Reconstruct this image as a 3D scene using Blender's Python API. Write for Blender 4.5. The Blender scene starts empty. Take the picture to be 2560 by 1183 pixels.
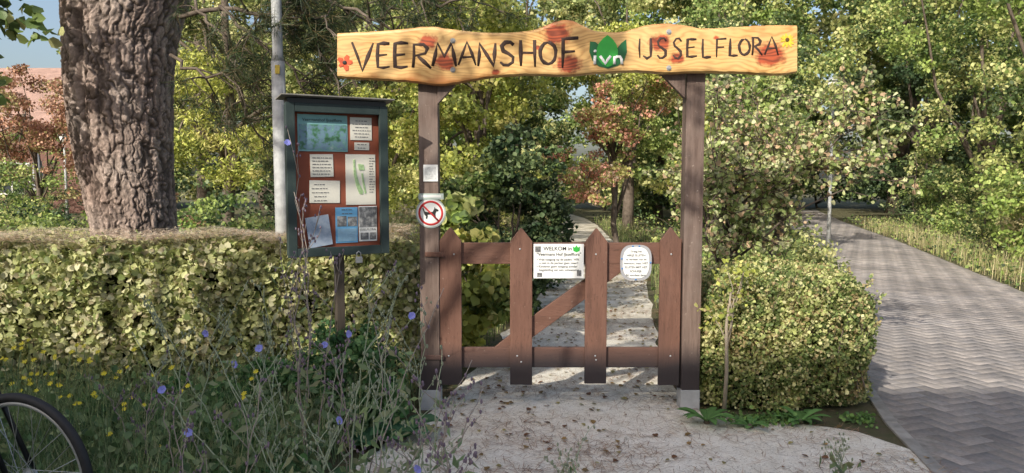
import bpy, math, random, numpy as np
from mathutils import Vector, Matrix, noise
random.seed(7); rng=np.random.default_rng(7)
C=bpy.context; D=bpy.data; SC=C.scene
# ---------------------------------------------------------------- survey helpers
FL=1898.; TH=math.radians(4.55); CH=1.5
def W(u,v,y):
    a=(u-1280)/FL; b=(591.5-v)/FL
    t=y/(math.cos(TH)+b*math.sin(TH))
    return (a*t, y, CH+t*(-math.sin(TH)+b*math.cos(TH)))
# ---------------------------------------------------------------- materials
def base_mat(name):
    m=D.materials.new(name); m.use_nodes=True
    nt=m.node_tree; return m,nt.nodes,nt.links,nt.nodes['Principled BSDF']
def mixc(N,L,f,a,b,blend='MIX'):
    n=N.new('ShaderNodeMix'); n.data_type='RGBA'; n.blend_type=blend
    for i,s in ((0,f),(6,a),(7,b)):
        if hasattr(s,'is_linked') or hasattr(s,'links'): L.new(s,n.inputs[i])
        elif i==0: n.inputs[0].default_value=s
        else: n.inputs[i].default_value=(*s,1) if len(s)==3 else s
    return n.outputs[2]
def ramp(N,L,src,a,b):
    r=N.new('ShaderNodeMapRange'); r.inputs[1].default_value=a; r.inputs[2].default_value=b
    L.new(src,r.inputs[0]); return r.outputs[0]
def noise_n(N,L,vec,scale,detail=4,rough=.6,dist=0):
    n=N.new('ShaderNodeTexNoise'); n.inputs['Scale'].default_value=scale
    n.inputs['Detail'].default_value=detail; n.inputs['Roughness'].default_value=rough
    n.inputs['Distortion'].default_value=dist
    if vec: L.new(vec,n.inputs['Vector'])
    return n.outputs['Fac']
def coords(N,L,st=(1,1,1)):
    tc=N.new('ShaderNodeTexCoord'); mp=N.new('ShaderNodeMapping')
    mp.inputs['Scale'].default_value=st; L.new(tc.outputs['Object'],mp.inputs[0]); return mp.outputs[0]
def bumpn(N,L,h,bs,strength,dist=.01):
    b=N.new('ShaderNodeBump'); b.inputs['Strength'].default_value=strength
    b.inputs['Distance'].default_value=dist; L.new(h,b.inputs['Height']); L.new(b.outputs[0],bs.inputs['Normal'])
def mat(name,col,rough=.7,var=.2,scale=6,bump=.3,bscale=60,metal=0,st=(1,1,1),spec=.4,col2=None,dist=.004):
    m,N,L,bs=base_mat(name)
    v=coords(N,L,st)
    f=ramp(N,L,noise_n(N,L,v,scale),.3,.7)
    c2=col2 if col2 else tuple(min(1,c*(1+var)) for c in col)
    c1=tuple(c*(1-var) for c in col)
    L.new(mixc(N,L,f,c1,c2),bs.inputs['Base Color'])
    bs.inputs['Roughness'].default_value=rough; bs.inputs['Metallic'].default_value=metal
    bs.inputs['Specular IOR Level'].default_value=spec
    if bump: bumpn(N,L,noise_n(N,L,v,bscale,3),bs,bump,dist)
    return m
def tint_mat(name,rough=.6,transl=0.,bump=0,bscale=80,spec=.35,nvar=0):
    m,N,L,bs=base_mat(name)
    a=N.new('ShaderNodeAttribute'); a.attribute_name='tint'
    col=a.outputs['Color']
    if nvar:
        f=noise_n(N,L,coords(N,L),bscale*.5,5)
        r=ramp(N,L,f,.25,.75)
        col=mixc(N,L,r,mixc(N,L,nvar,col,(0,0,0)),col)
    L.new(col,bs.inputs['Base Color'])
    bs.inputs['Roughness'].default_value=rough; bs.inputs['Specular IOR Level'].default_value=spec
    if bump: bumpn(N,L,noise_n(N,L,coords(N,L),bscale,3),bs,bump,.004)
    if transl:
        t=N.new('ShaderNodeBsdfTranslucent'); mx=N.new('ShaderNodeMixShader'); mx.inputs[0].default_value=transl
        L.new(col,t.inputs['Color']); L.new(bs.outputs[0],mx.inputs[1]); L.new(t.outputs[0],mx.inputs[2])
        L.new(mx.outputs[0],N['Material Output'].inputs['Surface'])
    return m
M_leaf=tint_mat('leaf_surface',.5,.33)
M_petal=tint_mat('petal_surface',.6,.3)
M_stem=tint_mat('stem_surface',.7,0)
M_needle=tint_mat('dry_needle_surface',.8,0)
def worn_shaded_wood(name,c1,c2,grain,st,dirt):
    m,N,L,bs=base_mat(name); v=coords(N,L,st)
    f=ramp(N,L,noise_n(N,L,v,5,5),.3,.7); col=mixc(N,L,f,c1,c2)
    g=noise_n(N,L,v,26,5,.7); col=mixc(N,L,ramp(N,L,g,.55,.72),col,tuple(c*.45 for c in c1))
    p=noise_n(N,L,coords(N,L),38,4,.7); col=mixc(N,L,ramp(N,L,p,.64,.72),col,grain)
    b=noise_n(N,L,coords(N,L),2.2,4); col=mixc(N,L,ramp(N,L,b,.5,.8),col,dirt)
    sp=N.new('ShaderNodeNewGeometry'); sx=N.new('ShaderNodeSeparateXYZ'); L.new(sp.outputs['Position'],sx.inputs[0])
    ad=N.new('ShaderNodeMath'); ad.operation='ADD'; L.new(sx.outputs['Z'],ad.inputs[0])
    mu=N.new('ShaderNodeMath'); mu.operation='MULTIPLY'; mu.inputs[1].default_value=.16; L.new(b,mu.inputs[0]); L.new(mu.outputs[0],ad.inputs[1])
    col=mixc(N,L,ramp(N,L,ad.outputs[0],.52,.36),col,(.048,.038,.040))  # darker towards the base: dirt plus the house shade painted into the colour
    L.new(col,bs.inputs['Base Color']); bs.inputs['Roughness'].default_value=.6; bs.inputs['Specular IOR Level'].default_value=.35
    bumpn(N,L,g,bs,.5,.003); return m
M_wood=worn_shaded_wood('brown_stained_wood',(.128,.062,.043),(.19,.096,.068),(.28,.20,.16),(6,6,.7),(.115,.063,.048))
M_woodh=worn_shaded_wood('brown_stained_rail_wood',(.128,.062,.043),(.185,.093,.066),(.28,.20,.16),(.7,6,6),(.115,.063,.048))
M_postw=worn_shaded_wood('weathered_brown_post_wood',(.12,.08,.064),(.23,.165,.137),(.38,.31,.26),(7,7,.5),(.19,.15,.13))
M_stake=mat('dark_weathered_stake',(.07,.055,.042),.8,.3,6,.6,60,st=(7,7,.5),dist=.004)
M_conc=mat('grey_concrete',(.42,.43,.44),.85,.15,14,.4,90)
M_kerb=mat('worn_kerb_concrete',(.29,.275,.255),.9,.3,9,.5,90)
M_steel=mat('galvanised_steel',(.48,.50,.51),.45,.12,9,.1,60,metal=.4)
M_pole=mat('mottled_grey_pole',(.36,.37,.37),.6,.28,14,.2,60)
M_rack=mat('dull_rack_steel',(.16,.165,.17),.5,.2,9,.1,60,metal=.4)
M_white=mat('white_sign_plastic',(.80,.80,.78),.4,.05,6,0)
M_paper=mat('printed_paper',(.72,.69,.60),.8,.08,5,0)
M_black=mat('black_print',(.02,.02,.02),.6,.1,5,0)
M_burn=mat('burnt_lettering',(.05,.028,.022),.75,.5,30,.3,80)
M_red=mat('red_print',(.55,.03,.03),.45,.1,5,0)
M_grn=mat('dark_green_paint',(.030,.050,.048),.55,.25,8,.3,40,col2=(.045,.066,.062))
M_back=mat('rust_red_backing_panel',(.27,.075,.04),.8,.2,5,.1,30)
M_bark=tint_mat('plated_pine_bark',.9,0,.8,110,.2,.4)
M_twig=mat('twig_bark',(.10,.075,.058),.9,.35,10,.4,50,col2=(.18,.145,.115))
M_bolt=mat('zinc_bolt',(.5,.5,.5),.35,.1,5,0,metal=.8)
M_rub=mat('black_rubber',(.025,.025,.027),.65,.2,20,.2,60)
M_blkp=mat('black_enamel',(.015,.015,.018),.3,.1,5,0)
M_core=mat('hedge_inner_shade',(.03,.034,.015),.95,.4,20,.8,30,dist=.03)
# sign wood
SB=W(1418,130,4.70)
def sign_wood(knots):
    m,N,L,bs=base_mat('varnished_knotty_larch')
    v=coords(N,L)
    def math_(op,a,b=None):
        n=N.new('ShaderNodeMath'); n.operation=op
        for i,s in enumerate((a,b)):
            if s is None: continue
            if isinstance(s,(int,float)): n.inputs[i].default_value=s
            else: L.new(s,n.inputs[i])
        return n.outputs[0]
    sp=N.new('ShaderNodeSeparateXYZ'); L.new(v,sp.inputs[0])
    n1=noise_n(N,L,coords(N,L,(.8,1,2.5)),2.2,3)
    g=math_('ADD',sp.outputs['Z'],math_('MULTIPLY',n1,.22))
    km=None
    nz=noise_n(N,L,v,26,4)
    for (kx,kz,w,s) in knots:
        a=N.new('ShaderNodeVectorMath'); a.operation='SUBTRACT'; a.inputs[1].default_value=(kx,0,kz); L.new(v,a.inputs[0])
        b=N.new('ShaderNodeVectorMath'); b.operation='MULTIPLY'; b.inputs[1].default_value=(.75/w,0,1/w); L.new(a.outputs[0],b.inputs[0])
        c=N.new('ShaderNodeVectorMath'); c.operation='LENGTH'; L.new(b.outputs[0],c.inputs[0])
        d=c.outputs['Value']
        e=math_('EXPONENT',math_('MULTIPLY',math_('MULTIPLY',d,d),-.35))
        g=math_('ADD',g,math_('MULTIPLY',e,w*s))
        dd=math_('ADD',d,math_('MULTIPLY',nz,1.3))
        k=ramp(N,L,dd,1.75,1.3)
        km=k if km is None else math_('MAXIMUM',km,k)
    s=math_('SINE',math_('MULTIPLY',g,240))
    s2=math_('MULTIPLY',math_('ADD',s,1),.5)
    s3=math_('POWER',s2,2.2)
    fine=noise_n(N,L,coords(N,L,(2,1,60)),4,3)
    col=mixc(N,L,s3,(.72,.44,.155),(.52,.26,.075))
    col=mixc(N,L,ramp(N,L,noise_n(N,L,v,3.5,3),.35,.7),col,mixc(N,L,.45,col,(.82,.59,.29)))
    ed=math_('ABSOLUTE',sp.outputs['Z']); em_=ramp(N,L,math_('ADD',ed,math_('MULTIPLY',noise_n(N,L,coords(N,L,(1,1,.3)),5,4),.13)),.19,.24)
    col=mixc(N,L,math_('MULTIPLY',em_,.8),col,(.40,.14,.04))
    col=mixc(N,L,math_('MULTIPLY',ramp(N,L,fine,.5,.8),.35),col,(.38,.18,.06))
    col=mixc(N,L,math_('MULTIPLY',km,.93),col,mixc(N,L,s2,(.46,.065,.022),(.18,.022,.010)))
    L.new(col,bs.inputs['Base Color']); bs.inputs['Roughness'].default_value=.42
    bumpn(N,L,fine,bs,.15,.002)
    return m
# ---------------------------------------------------------------- object helpers
def setp(o,label=None,cat=None,kind=None,group=None):
    if label: o['label']=label
    if cat: o['category']=cat
    if kind: o['kind']=kind
    if group: o['group']=group
    return o
def link(o,parent=None,local=False):
    SC.collection.objects.link(o)
    if parent is not None:
        o.parent=parent
        if not local:
            r=parent; off=Vector((0,0,0))
            while r is not None: off+=r.location; r=r.parent
            o.location=-off
    return o
def thing(name,label,cat,loc=(0,0,0),rotz=0,group=None):
    e=D.objects.new(name,None); e.empty_display_size=.2; e.location=loc; e.rotation_euler=(0,0,rotz)
    SC.collection.objects.link(e); return setp(e,label,cat,group=group)
class MB:
    def __init__(s): s.v=[]; s.f=[]
    def add(s,vs,fs):
        o=len(s.v); s.v+= [tuple(p) for p in vs]; s.f+=[tuple(i+o for i in f) for f in fs]; return s
    def box(s,c,d,R=None):
        vs=[Vector((x*d[0]/2,y*d[1]/2,z*d[2]/2)) for x in(-1,1) for y in(-1,1) for z in(-1,1)]
        if R is not None: vs=[R@p for p in vs]
        return s.add([p+Vector(c) for p in vs],[(0,1,3,2),(4,6,7,5),(0,4,5,1),(2,3,7,6),(0,2,6,4),(1,5,7,3)])
    def prism(s,out,y0,y1):
        n=len(out); A=sum(out[i][0]*out[(i+1)%n][1]-out[(i+1)%n][0]*out[i][1] for i in range(n))
        if A<0: out=out[::-1]
        vs=[(x,y0,z) for x,z in out]+[(x,y1,z) for x,z in out]
        fs=[tuple(range(n)),tuple(range(2*n-1,n-1,-1))]+[(i,i+n,(i+1)%n+n,(i+1)%n) for i in range(n)]
        return s.add(vs,fs)
    def tube(s,pts,rad,n=8,sq=None,cap=True):
        pts=[Vector(p) for p in pts]
        if isinstance(rad,(int,float)): rad=[rad]*len(pts)
        o=len(s.v); up=Vector((0.01,0.02,1))
        t0=(pts[1]-pts[0]).normalized(); a=t0.cross(up)
        if a.length<.1: a=t0.cross(Vector((1,0,0)))
        a.normalize()
        for i,p in enumerate(pts):
            t=(pts[min(i+1,len(pts)-1)]-pts[max(i-1,0)]).normalized()
            a=(a-t*a.dot(t)); a.normalize(); b=t.cross(a)
            for k in range(n):
                th=2*math.pi*k/n; q=(a*math.cos(th)+b*math.sin(th))*rad[i]
                if sq: q=Vector((q.x,q.y*sq,q.z))
                s.v.append(tuple(p+q))
        for i in range(len(pts)-1):
            for k in range(n):
                s.f.append((o+i*n+k,o+i*n+(k+1)%n,o+(i+1)*n+(k+1)%n,o+(i+1)*n+k))
        if cap:
            s.f.append(tuple(o+k for k in range(n))[::-1]); s.f.append(tuple(o+(len(pts)-1)*n+k for k in range(n)))
        return s
    def torus(s,c,R,r,n=56,m=10,sx=1):
        o=len(s.v); c=Vector(c)
        for i in range(n):
            a=2*math.pi*i/n
            for j in range(m):
                b=2*math.pi*j/m; q=R+r*math.cos(b)
                s.v.append((c.x+q*math.cos(a),c.y+r*sx*math.sin(b),c.z+q*math.sin(a)))
        for i in range(n):
            for j in range(m):
                s.f.append((o+i*m+j,o+((i+1)%n)*m+j,o+((i+1)%n)*m+(j+1)%m,o+i*m+(j+1)%m))
        return s
    def ell(s,c,r,n=10,m=6):
        o=len(s.v)
        for j in range(1,m):
            ph=math.pi*j/m
            for i in range(n):
                a=2*math.pi*i/n; s.v.append((c[0]+r[0]*math.sin(ph)*math.cos(a),c[1]+r[1]*math.sin(ph)*math.sin(a),c[2]+r[2]*math.cos(ph)))
        s.v.append((c[0],c[1],c[2]+r[2])); s.v.append((c[0],c[1],c[2]-r[2])); T=len(s.v)-2
        for j in range(m-2):
            for i in range(n): s.f.append((o+j*n+i,o+(j+1)*n+i,o+(j+1)*n+(i+1)%n,o+j*n+(i+1)%n))
        for i in range(n):
            s.f.append((T,o+i,o+(i+1)%n)); s.f.append((T+1,o+(m-2)*n+(i+1)%n,o+(m-2)*n+i))
        return s
    def obj(s,name,m,parent=None,local=False,smooth=False,bevel=0,base=None,tint=None):
        me=D.meshes.new(name)
        vs=s.v
        if base is not None: vs=[(a-base[0],b-base[1],c-base[2]) for a,b,c in vs]
        me.from_pydata(vs,[],s.f); me.materials.append(m); me.update()
        if smooth: me.polygons.foreach_set('use_smooth',[True]*len(me.polygons))
        if tint is not None:
            ca=me.color_attributes.new('tint','FLOAT_COLOR','POINT')
            t=np.ones((len(vs),4),dtype=np.float32); t[:,:3]=np.asarray(tint); ca.data.foreach_set('color',t.ravel())
        o=D.objects.new(name,me)
        link(o,parent,local)
        if base is not None: o.location=base
        if bevel:
            b=o.modifiers.new('bevel','BEVEL'); b.width=bevel; b.segments=2; b.limit_method='ANGLE'
        return o
def npmesh(name,V,Q,col,m,parent=None,base=None,local=False):
    V=np.asarray(V,dtype=np.float32)
    if base is not None: V=V-np.asarray(base,dtype=np.float32)
    me=D.meshes.new(name); nv=len(V); nq=len(Q)
    me.vertices.add(nv); me.vertices.foreach_set('co',V.ravel())
    me.loops.add(nq*4); me.loops.foreach_set('vertex_index',np.asarray(Q,dtype=np.int32).ravel())
    me.polygons.add(nq); me.polygons.foreach_set('loop_start',np.arange(0,nq*4,4,dtype=np.int32))
    me.update(calc_edges=True)
    ca=me.color_attributes.new('tint','FLOAT_COLOR','POINT')
    c=np.ones((nv,4),dtype=np.float32); c[:,:3]=col; ca.data.foreach_set('color',c.ravel())
    me.materials.append(m)
    o=D.objects.new(name,me); link(o,parent,local)
    if base is not None: o.location=base
    return o
def inst(T,Q,pos,X,Y,Z):
    T=np.asarray(T,float); Q=np.asarray(Q); k=len(T); N=len(pos)
    V=pos[:,None,:]+T[None,:,0,None]*X[:,None,:]+T[None,:,1,None]*Y[:,None,:]+T[None,:,2,None]*Z[:,None,:]
    return V.reshape(-1,3),(Q[None]+np.arange(N)[:,None,None]*k).reshape(-1,4)
LEAF_F=([(0,-.5,0),(.36,-.22,.10),(.40,.14,.10),(0,.5,-.06),(-.40,.14,.10),(-.36,-.22,.10)],[(0,1,2,3),(0,3,4,5)])
LEAF_D=([(0,-.5,0),(.42,.0,.08),(0,.5,0),(-.42,.0,.08)],[(0,1,2,3)])
LEAF_L=([(0,-.5,0),(.2,-.1,.06),(0,.5,-.1),(-.2,-.1,.06)],[(0,1,2,3)])
BLADE=([(-.5,0,0),(.5,0,0),(.4,.12,.5),(-.4,.12,.5),(.06,.5,.95),(-.06,.5,.95)],[(0,1,2,3),(3,2,4,5)])
def nrmz(a): return a/np.maximum(np.linalg.norm(a,axis=1,keepdims=True),1e-9)
def leaves(pos,size,nrm=None,bias=1.,tmpl=LEAF_D,droop=.3):
    N=len(pos); n=nrmz(rng.normal(size=(N,3)))
    if nrm is not None: n=nrmz(n+nrm*bias)
    t=rng.normal(size=(N,3)); t-= (t*n).sum(1,keepdims=True)*n; t=nrmz(t); t[:,2]-=droop; t=nrmz(t)
    b=nrmz(np.cross(n,t)); s=(size*rng.uniform(.6,1.3,N))[:,None]
    return inst(tmpl[0],tmpl[1],pos,b*s,t*s,n*s)
def palette(pal,N,cl=None,j=.3):
    pal=np.asarray(pal)
    i=rng.integers(0,len(pal),N)
    if cl is not None:
        k=np.asarray(rng.integers(0,len(pal),cl.max()+1))[cl]; i=np.where(rng.random(N)<.6,k,i)
    c=pal[i]*rng.uniform(1-j,1+j,(N,1))
    return np.clip(c,0,.85)
def rep(c,k): return np.repeat(c,k,axis=0)
YG=[(.52,.54,.13),(.42,.46,.10),(.64,.60,.22),(.24,.28,.07)]
YG2=[(.47,.50,.19),(.60,.58,.27),(.31,.36,.13),(.16,.20,.07)]
GR=[(.27,.37,.09),(.36,.45,.13),(.13,.20,.06),(.48,.50,.19)]
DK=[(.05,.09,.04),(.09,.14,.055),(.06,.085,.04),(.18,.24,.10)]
MX=[(.12,.18,.06),(.23,.32,.09),(.46,.50,.18),(.08,.12,.045),(.54,.54,.24)]
RD=[(.80,.42,.31),(.82,.56,.40),(.68,.32,.22),(.58,.54,.20),(.40,.44,.14)]
RM=[(.70,.36,.26),(.42,.46,.14),(.30,.36,.11),(.60,.52,.22)]
RU=[(.45,.24,.16),(.52,.31,.21),(.33,.18,.11),(.40,.35,.15)]
ST=[(.62,.53,.32),(.48,.42,.22),(.36,.38,.16)]
def crown_pts(e,n,subs,sr):
    x,y,z,rx,ry,rz=e[:6]
    d=nrmz(rng.normal(size=(subs,3))); r=.35+.65*np.sqrt(rng.random((subs,1)))
    c=np.array([x,y,z])+d*r*np.array([rx,ry,rz])
    c[:,2]=np.maximum(c[:,2],.12)
    cr=sr*rng.uniform(.5,1.5,subs)
    w=cr**2; cl=rng.choice(subs,n,p=w/w.sum())
    dd=nrmz(rng.normal(size=(n,3)))*(rng.random((n,1))**.45)
    p=c[cl]+dd*cr[cl][:,None]*np.array([1,1,.65])
    p[:,2]=np.maximum(p[:,2],.03)
    return p,cl,c,nrmz(dd+np.array([0,-.1,.7]))
def limb(mb,a,b,r0,r1,sag=.15,n=6,seg=6):
    a=Vector(a); b=Vector(b); L=(b-a).length; pts=[];ra=[]
    o=Vector((random.uniform(-1,1),random.uniform(-1,1),random.uniform(.2,1)))*L*sag
    for i in range(seg+1):
        t=i/seg; pts.append(a.lerp(b,t)+o*math.sin(t*math.pi)+Vector((random.uniform(-1,1),random.uniform(-1,1),random.uniform(-1,1)))*L*.02*(0<i<seg)); ra.append(r0+(r1-r0)*t)
    mb.tube(pts,ra,n); return pts
def tree(name,label,cat,base,ells,n,leaf,tr=.1,tmpl=LEAF_D,sr=.4,subs=40,limbs=14,group=None,trunk_top=None):
    e=thing(name,label,cat,(base[0],base[1],0),group=group)
    vol=np.array([q[3]*q[4]*q[5] for q in ells])**.67; vol/=vol.sum()
    VV=[];QQ=[];CC=[];off=0; cents=[]
    for q,w in zip(ells,vol):
        k=max(50,int(n*w)); p,cl,c,nr=crown_pts(q,k,max(5,int(subs*w)),sr)
        V,Q=leaves(p,leaf,nr,.8,tmpl); VV.append(V);QQ.append(Q+off);off+=len(V)
        CC.append(rep(palette(q[6],k,cl),len(tmpl[0]))); cents+=list(c)
    mb=MB(); top=trunk_top or (ells[0][0],ells[0][1],ells[0][2])
    pts=limb(mb,(base[0],base[1],-.05),top,tr,tr*.45,.05,9,8)
    for c in random.sample(cents,min(limbs,len(cents))):
        s=pts[random.randint(2,7)] if c[2]>.8 else pts[1]
        limb(mb,s,c,tr*.38,tr*.06,.1,5,5)
    mb.obj('trunk',M_twig,e,smooth=True)
    npmesh('crown',np.vstack(VV),np.vstack(QQ),np.vstack(CC),M_leaf,e,None)
    return e
def copy_tree(e,loc,sc,rz,zs=1):
    n=e.copy(); SC.collection.objects.link(n); n.location=(loc[0],loc[1],0); n.scale=(sc,sc,sc*zs*random.uniform(.9,1.1)); n.rotation_euler=(0,0,rz)
    for ch in e.children:
        k=ch.copy(); k.parent=n; SC.collection.objects.link(k)
    return n
def text(body,size,m,name,parent,loc,local=False,line=1.,ax='CENTER',off=0.):
    cu=D.curves.new('t','FONT'); cu.body=body; cu.size=size; cu.align_x=ax; cu.align_y='CENTER'; cu.space_line=line; cu.offset=off
    o=D.objects.new('t',cu); SC.collection.objects.link(o)
    me=D.meshes.new_from_object(o.evaluated_get(C.evaluated_depsgraph_get()))
    D.objects.remove(o)
    mb=MB(); mb.add([(v.co.x+loc[0],loc[1]-v.co.z,v.co.y+loc[2]) for v in me.vertices],[tuple(p.vertices) for p in me.polygons])
    return mb.obj(name,m,parent,local)
# ================================================================ SIGN BOARD
sgn=thing('carved_name_board','long live-edge varnished timber name board across the gateway posts','sign',SB)
YB=4.70
top=[(843,82),(900,80),(1000,73),(1075,64),(1110,70),(1180,79),(1260,82),(1335,76),(1375,58),(1410,47),(1440,50),(1475,76),(1550,82),(1600,66),(1650,57),(1700,60),(1760,72),(1850,66),(1920,62),(1993,63)]
bot=[(843,193),(950,199),(1040,205),(1090,214),(1130,211),(1180,200),(1250,190),(1330,186),(1400,190),(1440,188),(1500,182),(1600,178),(1660,184),(1750,180),(1850,182),(1950,187),(1975,187),(1993,178)]
us=np.linspace(843,1993,116)
def sm(pts,k=5):
    a=np.interp(us,[p[0] for p in pts],[p[1] for p in pts]); b=np.pad(a,k//2,'edge'); return np.convolve(b,np.ones(k)/k,'valid')
tv=sm(top); bv=sm(bot)
V=[];Fc=[]
for i,u in enumerate(us):
    jt=1.8*noise.noise(Vector((u*.05,1,0))); jb=1.8*noise.noise(Vector((u*.05,7,0)))
    for (vv,y) in ((tv[i]+jt,YB+.065),(tv[i]+jt,YB+.014),(tv[i]+jt+3.2,YB+.003),(tv[i]+8,YB),(bv[i]+jb-8,YB),(bv[i]+jb-3.2,YB+.003),(bv[i]+jb,YB+.014),(bv[i]+jb,YB+.065)):
        x,_,z=W(u,vv,YB); V.append((x,y,z))
n=8
for i in range(len(us)-1):
    for k in range(n): Fc.append((i*n+k,(i*n+(k+1)%n),((i+1)*n+(k+1)%n),(i+1)*n+k))
Fc.append(tuple(range(n))[::-1]); Fc.append(tuple((len(us)-1)*n+k for k in range(n)))
kn=[(1070,104,.046,1.1),(1112,155,.054,.9),(1392,84,.070,1.1),(1420,160,.062,.9),(1650,106,.054,1.1),(1692,146,.038,.9),(1925,138,.076,1.0),(1240,180,.02,.9),(1345,120,.014,.7),(1790,95,.014,.8),(960,110,.012,.8)]
kn=[(W(u,v,YB)[0]-SB[0],W(u,v,YB)[2]-SB[2],w,s) for u,v,w,s in kn]
mb=MB(); mb.add(V,Fc)
o=mb.obj('board',sign_wood(kn),sgn); 
for v in o.data.vertices: v.co=v.co-Vector(SB)
o.location=(0,0,0)
S_=[(.9,.85),(.7,.98),(.35,.98),(.12,.8),(.2,.62),(.55,.5),(.85,.35),(.85,.14),(.55,0),(.25,.02),(.02,.15)]
O_=[(.5+.5*math.sin(a),.5+.5*math.cos(a)) for a in np.linspace(0,2*math.pi,15)]
LT={'V':[[(0,1),(.25,.5),(.48,0),(.75,.5),(1,.98)]],
'E':[[(1,.98),(.5,1),(.05,.97),(0,.5),(.04,.02),(.5,0),(1,.04)],[(.03,.5),(.8,.54)]],
'R':[[(.05,0),(.1,.5),(.08,.98),(.6,.97),(.8,.8),(.7,.6),(.12,.48)],[(.3,.5),(.6,.28),(1,-.02)]],
'M':[[(0,0),(.12,.5),(.2,1),(.5,.42),(.8,1),(.9,.5),(1,0)]],
'A':[[(0,0),(.25,.5),(.5,1),(.78,.5),(1,-.02)],[(.22,.34),(.82,.36)]],
'N':[[(0,0),(.04,.5),(.05,.98),(.5,.5),(.92,.02),(.97,.5),(1,1)]],
'S':[S_],'O':[O_],
'H':[[(.02,1),(.05,.5),(.05,0)],[(.95,1),(.98,.5),(1,-.02)],[(.04,.52),(.97,.5)]],
'F':[[(1,1.02),(.5,1),(.1,.97),(.08,.5),(.05,-.02)],[(.1,.52),(.8,.55)]],
'I':[[(.5,1),(.45,.5),(.5,0)]],'J':[[(.9,1),(.92,.5),(.85,.12),(.5,0),(.05,.12)]],
'L':[[(.08,1),(.05,.5),(.04,.02),(.5,0),(1,.03)]]}
let=[('V',880,934,106,177),('E',944,974,108,170),('E',986,1020,107,169),('R',1030,1078,110,170),('M',1082,1140,108,166),('A',1146,1190,106,163),('N',1196,1238,108,165),('S',1250,1288,104,164),('H',1300,1338,100,166),('O',1350,1390,106,160),('F',1404,1446,96,168),
('I',1596,1602,96,144),('J',1606,1630,96,146),('S',1642,1668,95,146),('S',1682,1706,96,146),('E',1718,1742,98,142),('L',1756,1778,98,144),('F',1790,1816,98,143),('L',1824,1844,96,140),('O',1848,1874,98,138),('R',1880,1906,94,138),('A',1912,1946,92,137)]
for word in (let[:11],let[11:]):
    mb=MB()
    for (ch,u0,u1,v0,v1) in word:
        r0=.0120 if word[0][0]=='V' else .0085
        for st in LT[ch]:
            P=[W(u0+(u1-u0)*a+random.uniform(-.8,.8),v1+(v0-v1)*b+random.uniform(-.8,.8),YB-.0005) for (a,b) in st]
            rr=[r0*random.uniform(.68,1.18) for _ in P]; rr[0]*=.75; rr[-1]*=.5
            mb.tube(P,rr,8,sq=.2)
    mb.obj('lettering',M_burn,sgn,smooth=True)
em=mat('emblem_dark_green',(.015,.13,.045),.4,.2,9,0); eg=mat('emblem_bright_green',(.04,.42,.06),.4,.15,9,0)
mb=MB()
mb.prism([W(*p,YB)[::2] for p in [(1475,104),(1488,105),(1502,116),(1520,150),(1545,118),(1553,108),(1565,99),(1567,130),(1560,152),(1545,164),(1520,172),(1497,166),(1481,152),(1473,130)]],YB-.004,YB+.004)
mb.obj('emblem_petals',em,sgn)
mb=MB(); mb.prism([W(*p,YB)[::2] for p in [(1519,88),(1531,98),(1541,112),(1545,128),(1543,148),(1534,162),(1520,168),(1505,161),(1493,147),(1490,128),(1496,110),(1507,97)]],YB-.007,YB+.003)
mb.obj('emblem_tulip',eg,sgn)
mb=MB()
def stk(ps,r): mb.tube([W(*p,YB-.009) for p in ps],r,8,sq=.3)
stk([(1488,139),(1487,150),(1487,161)],.0088); mb.ell(W(1488,128,YB-.009),(.0095,.004,.0095))
stk([(1500,140),(1508,151),(1513,160),(1519,150),(1527,140)],.0085)
stk([(1536,161),(1536,150),(1537,141)],.0085); stk([(1536,148),(1542,142),(1550,142),(1554,149),(1555,161)],.0085)
mb.obj('emblem_letters',M_white,sgn,smooth=True)
def flower(mbp,mbc,u,v,r,np_,y):
    x,_,z=W(u,v,y)
    for k in range(np_):
        a=2*math.pi*k/np_+random.uniform(-.15,.15); R=r*random.uniform(.8,1.15); w=math.pi/np_*.95
        mbp.prism([(x,z),(x+R*.6*math.cos(a-w),z+R*.6*math.sin(a-w)),(x+R*math.cos(a-w*.3),z+R*math.sin(a-w*.3)),(x+R*math.cos(a+w*.3),z+R*math.sin(a+w*.3)),(x+R*.6*math.cos(a+w),z+R*.6*math.sin(a+w))],y-.002-.0001*k,y+.002)
    mbc.ell((x,y-.003,z),(r*.3,.004,r*.3))
a,b=MB(),MB(); flower(a,b,862,157,.044,5,YB-.001); a.obj('painted_poppy',mat('poppy_red',(.60,.09,.03),.6,.35,40,0),sgn); b.obj('poppy_centre',M_black,sgn)
a,b=MB(),MB(); flower(a,b,1968,100,.044,11,YB-.001); a.obj('painted_sunflower',mat('sunflower_yellow',(.75,.52,.05),.6,.2,20,0),sgn); b.obj('sunflower_centre',mat('sunflower_brown',(.12,.06,.02),.8,.2,20,0),sgn)
for (u,v) in ((1132,102),(1132,175),(1672,80),(1672,170)):
    x,y,z=W(u,v,YB); mb=MB(); mb.tube([(x,YB+.005,z),(x,YB-.003,z)],.016,16); mb.tube([(x,YB-.003,z),(x,YB-.012,z)],[.010,.009],6)
    mb.obj('bolt',M_bolt,sgn)
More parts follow.
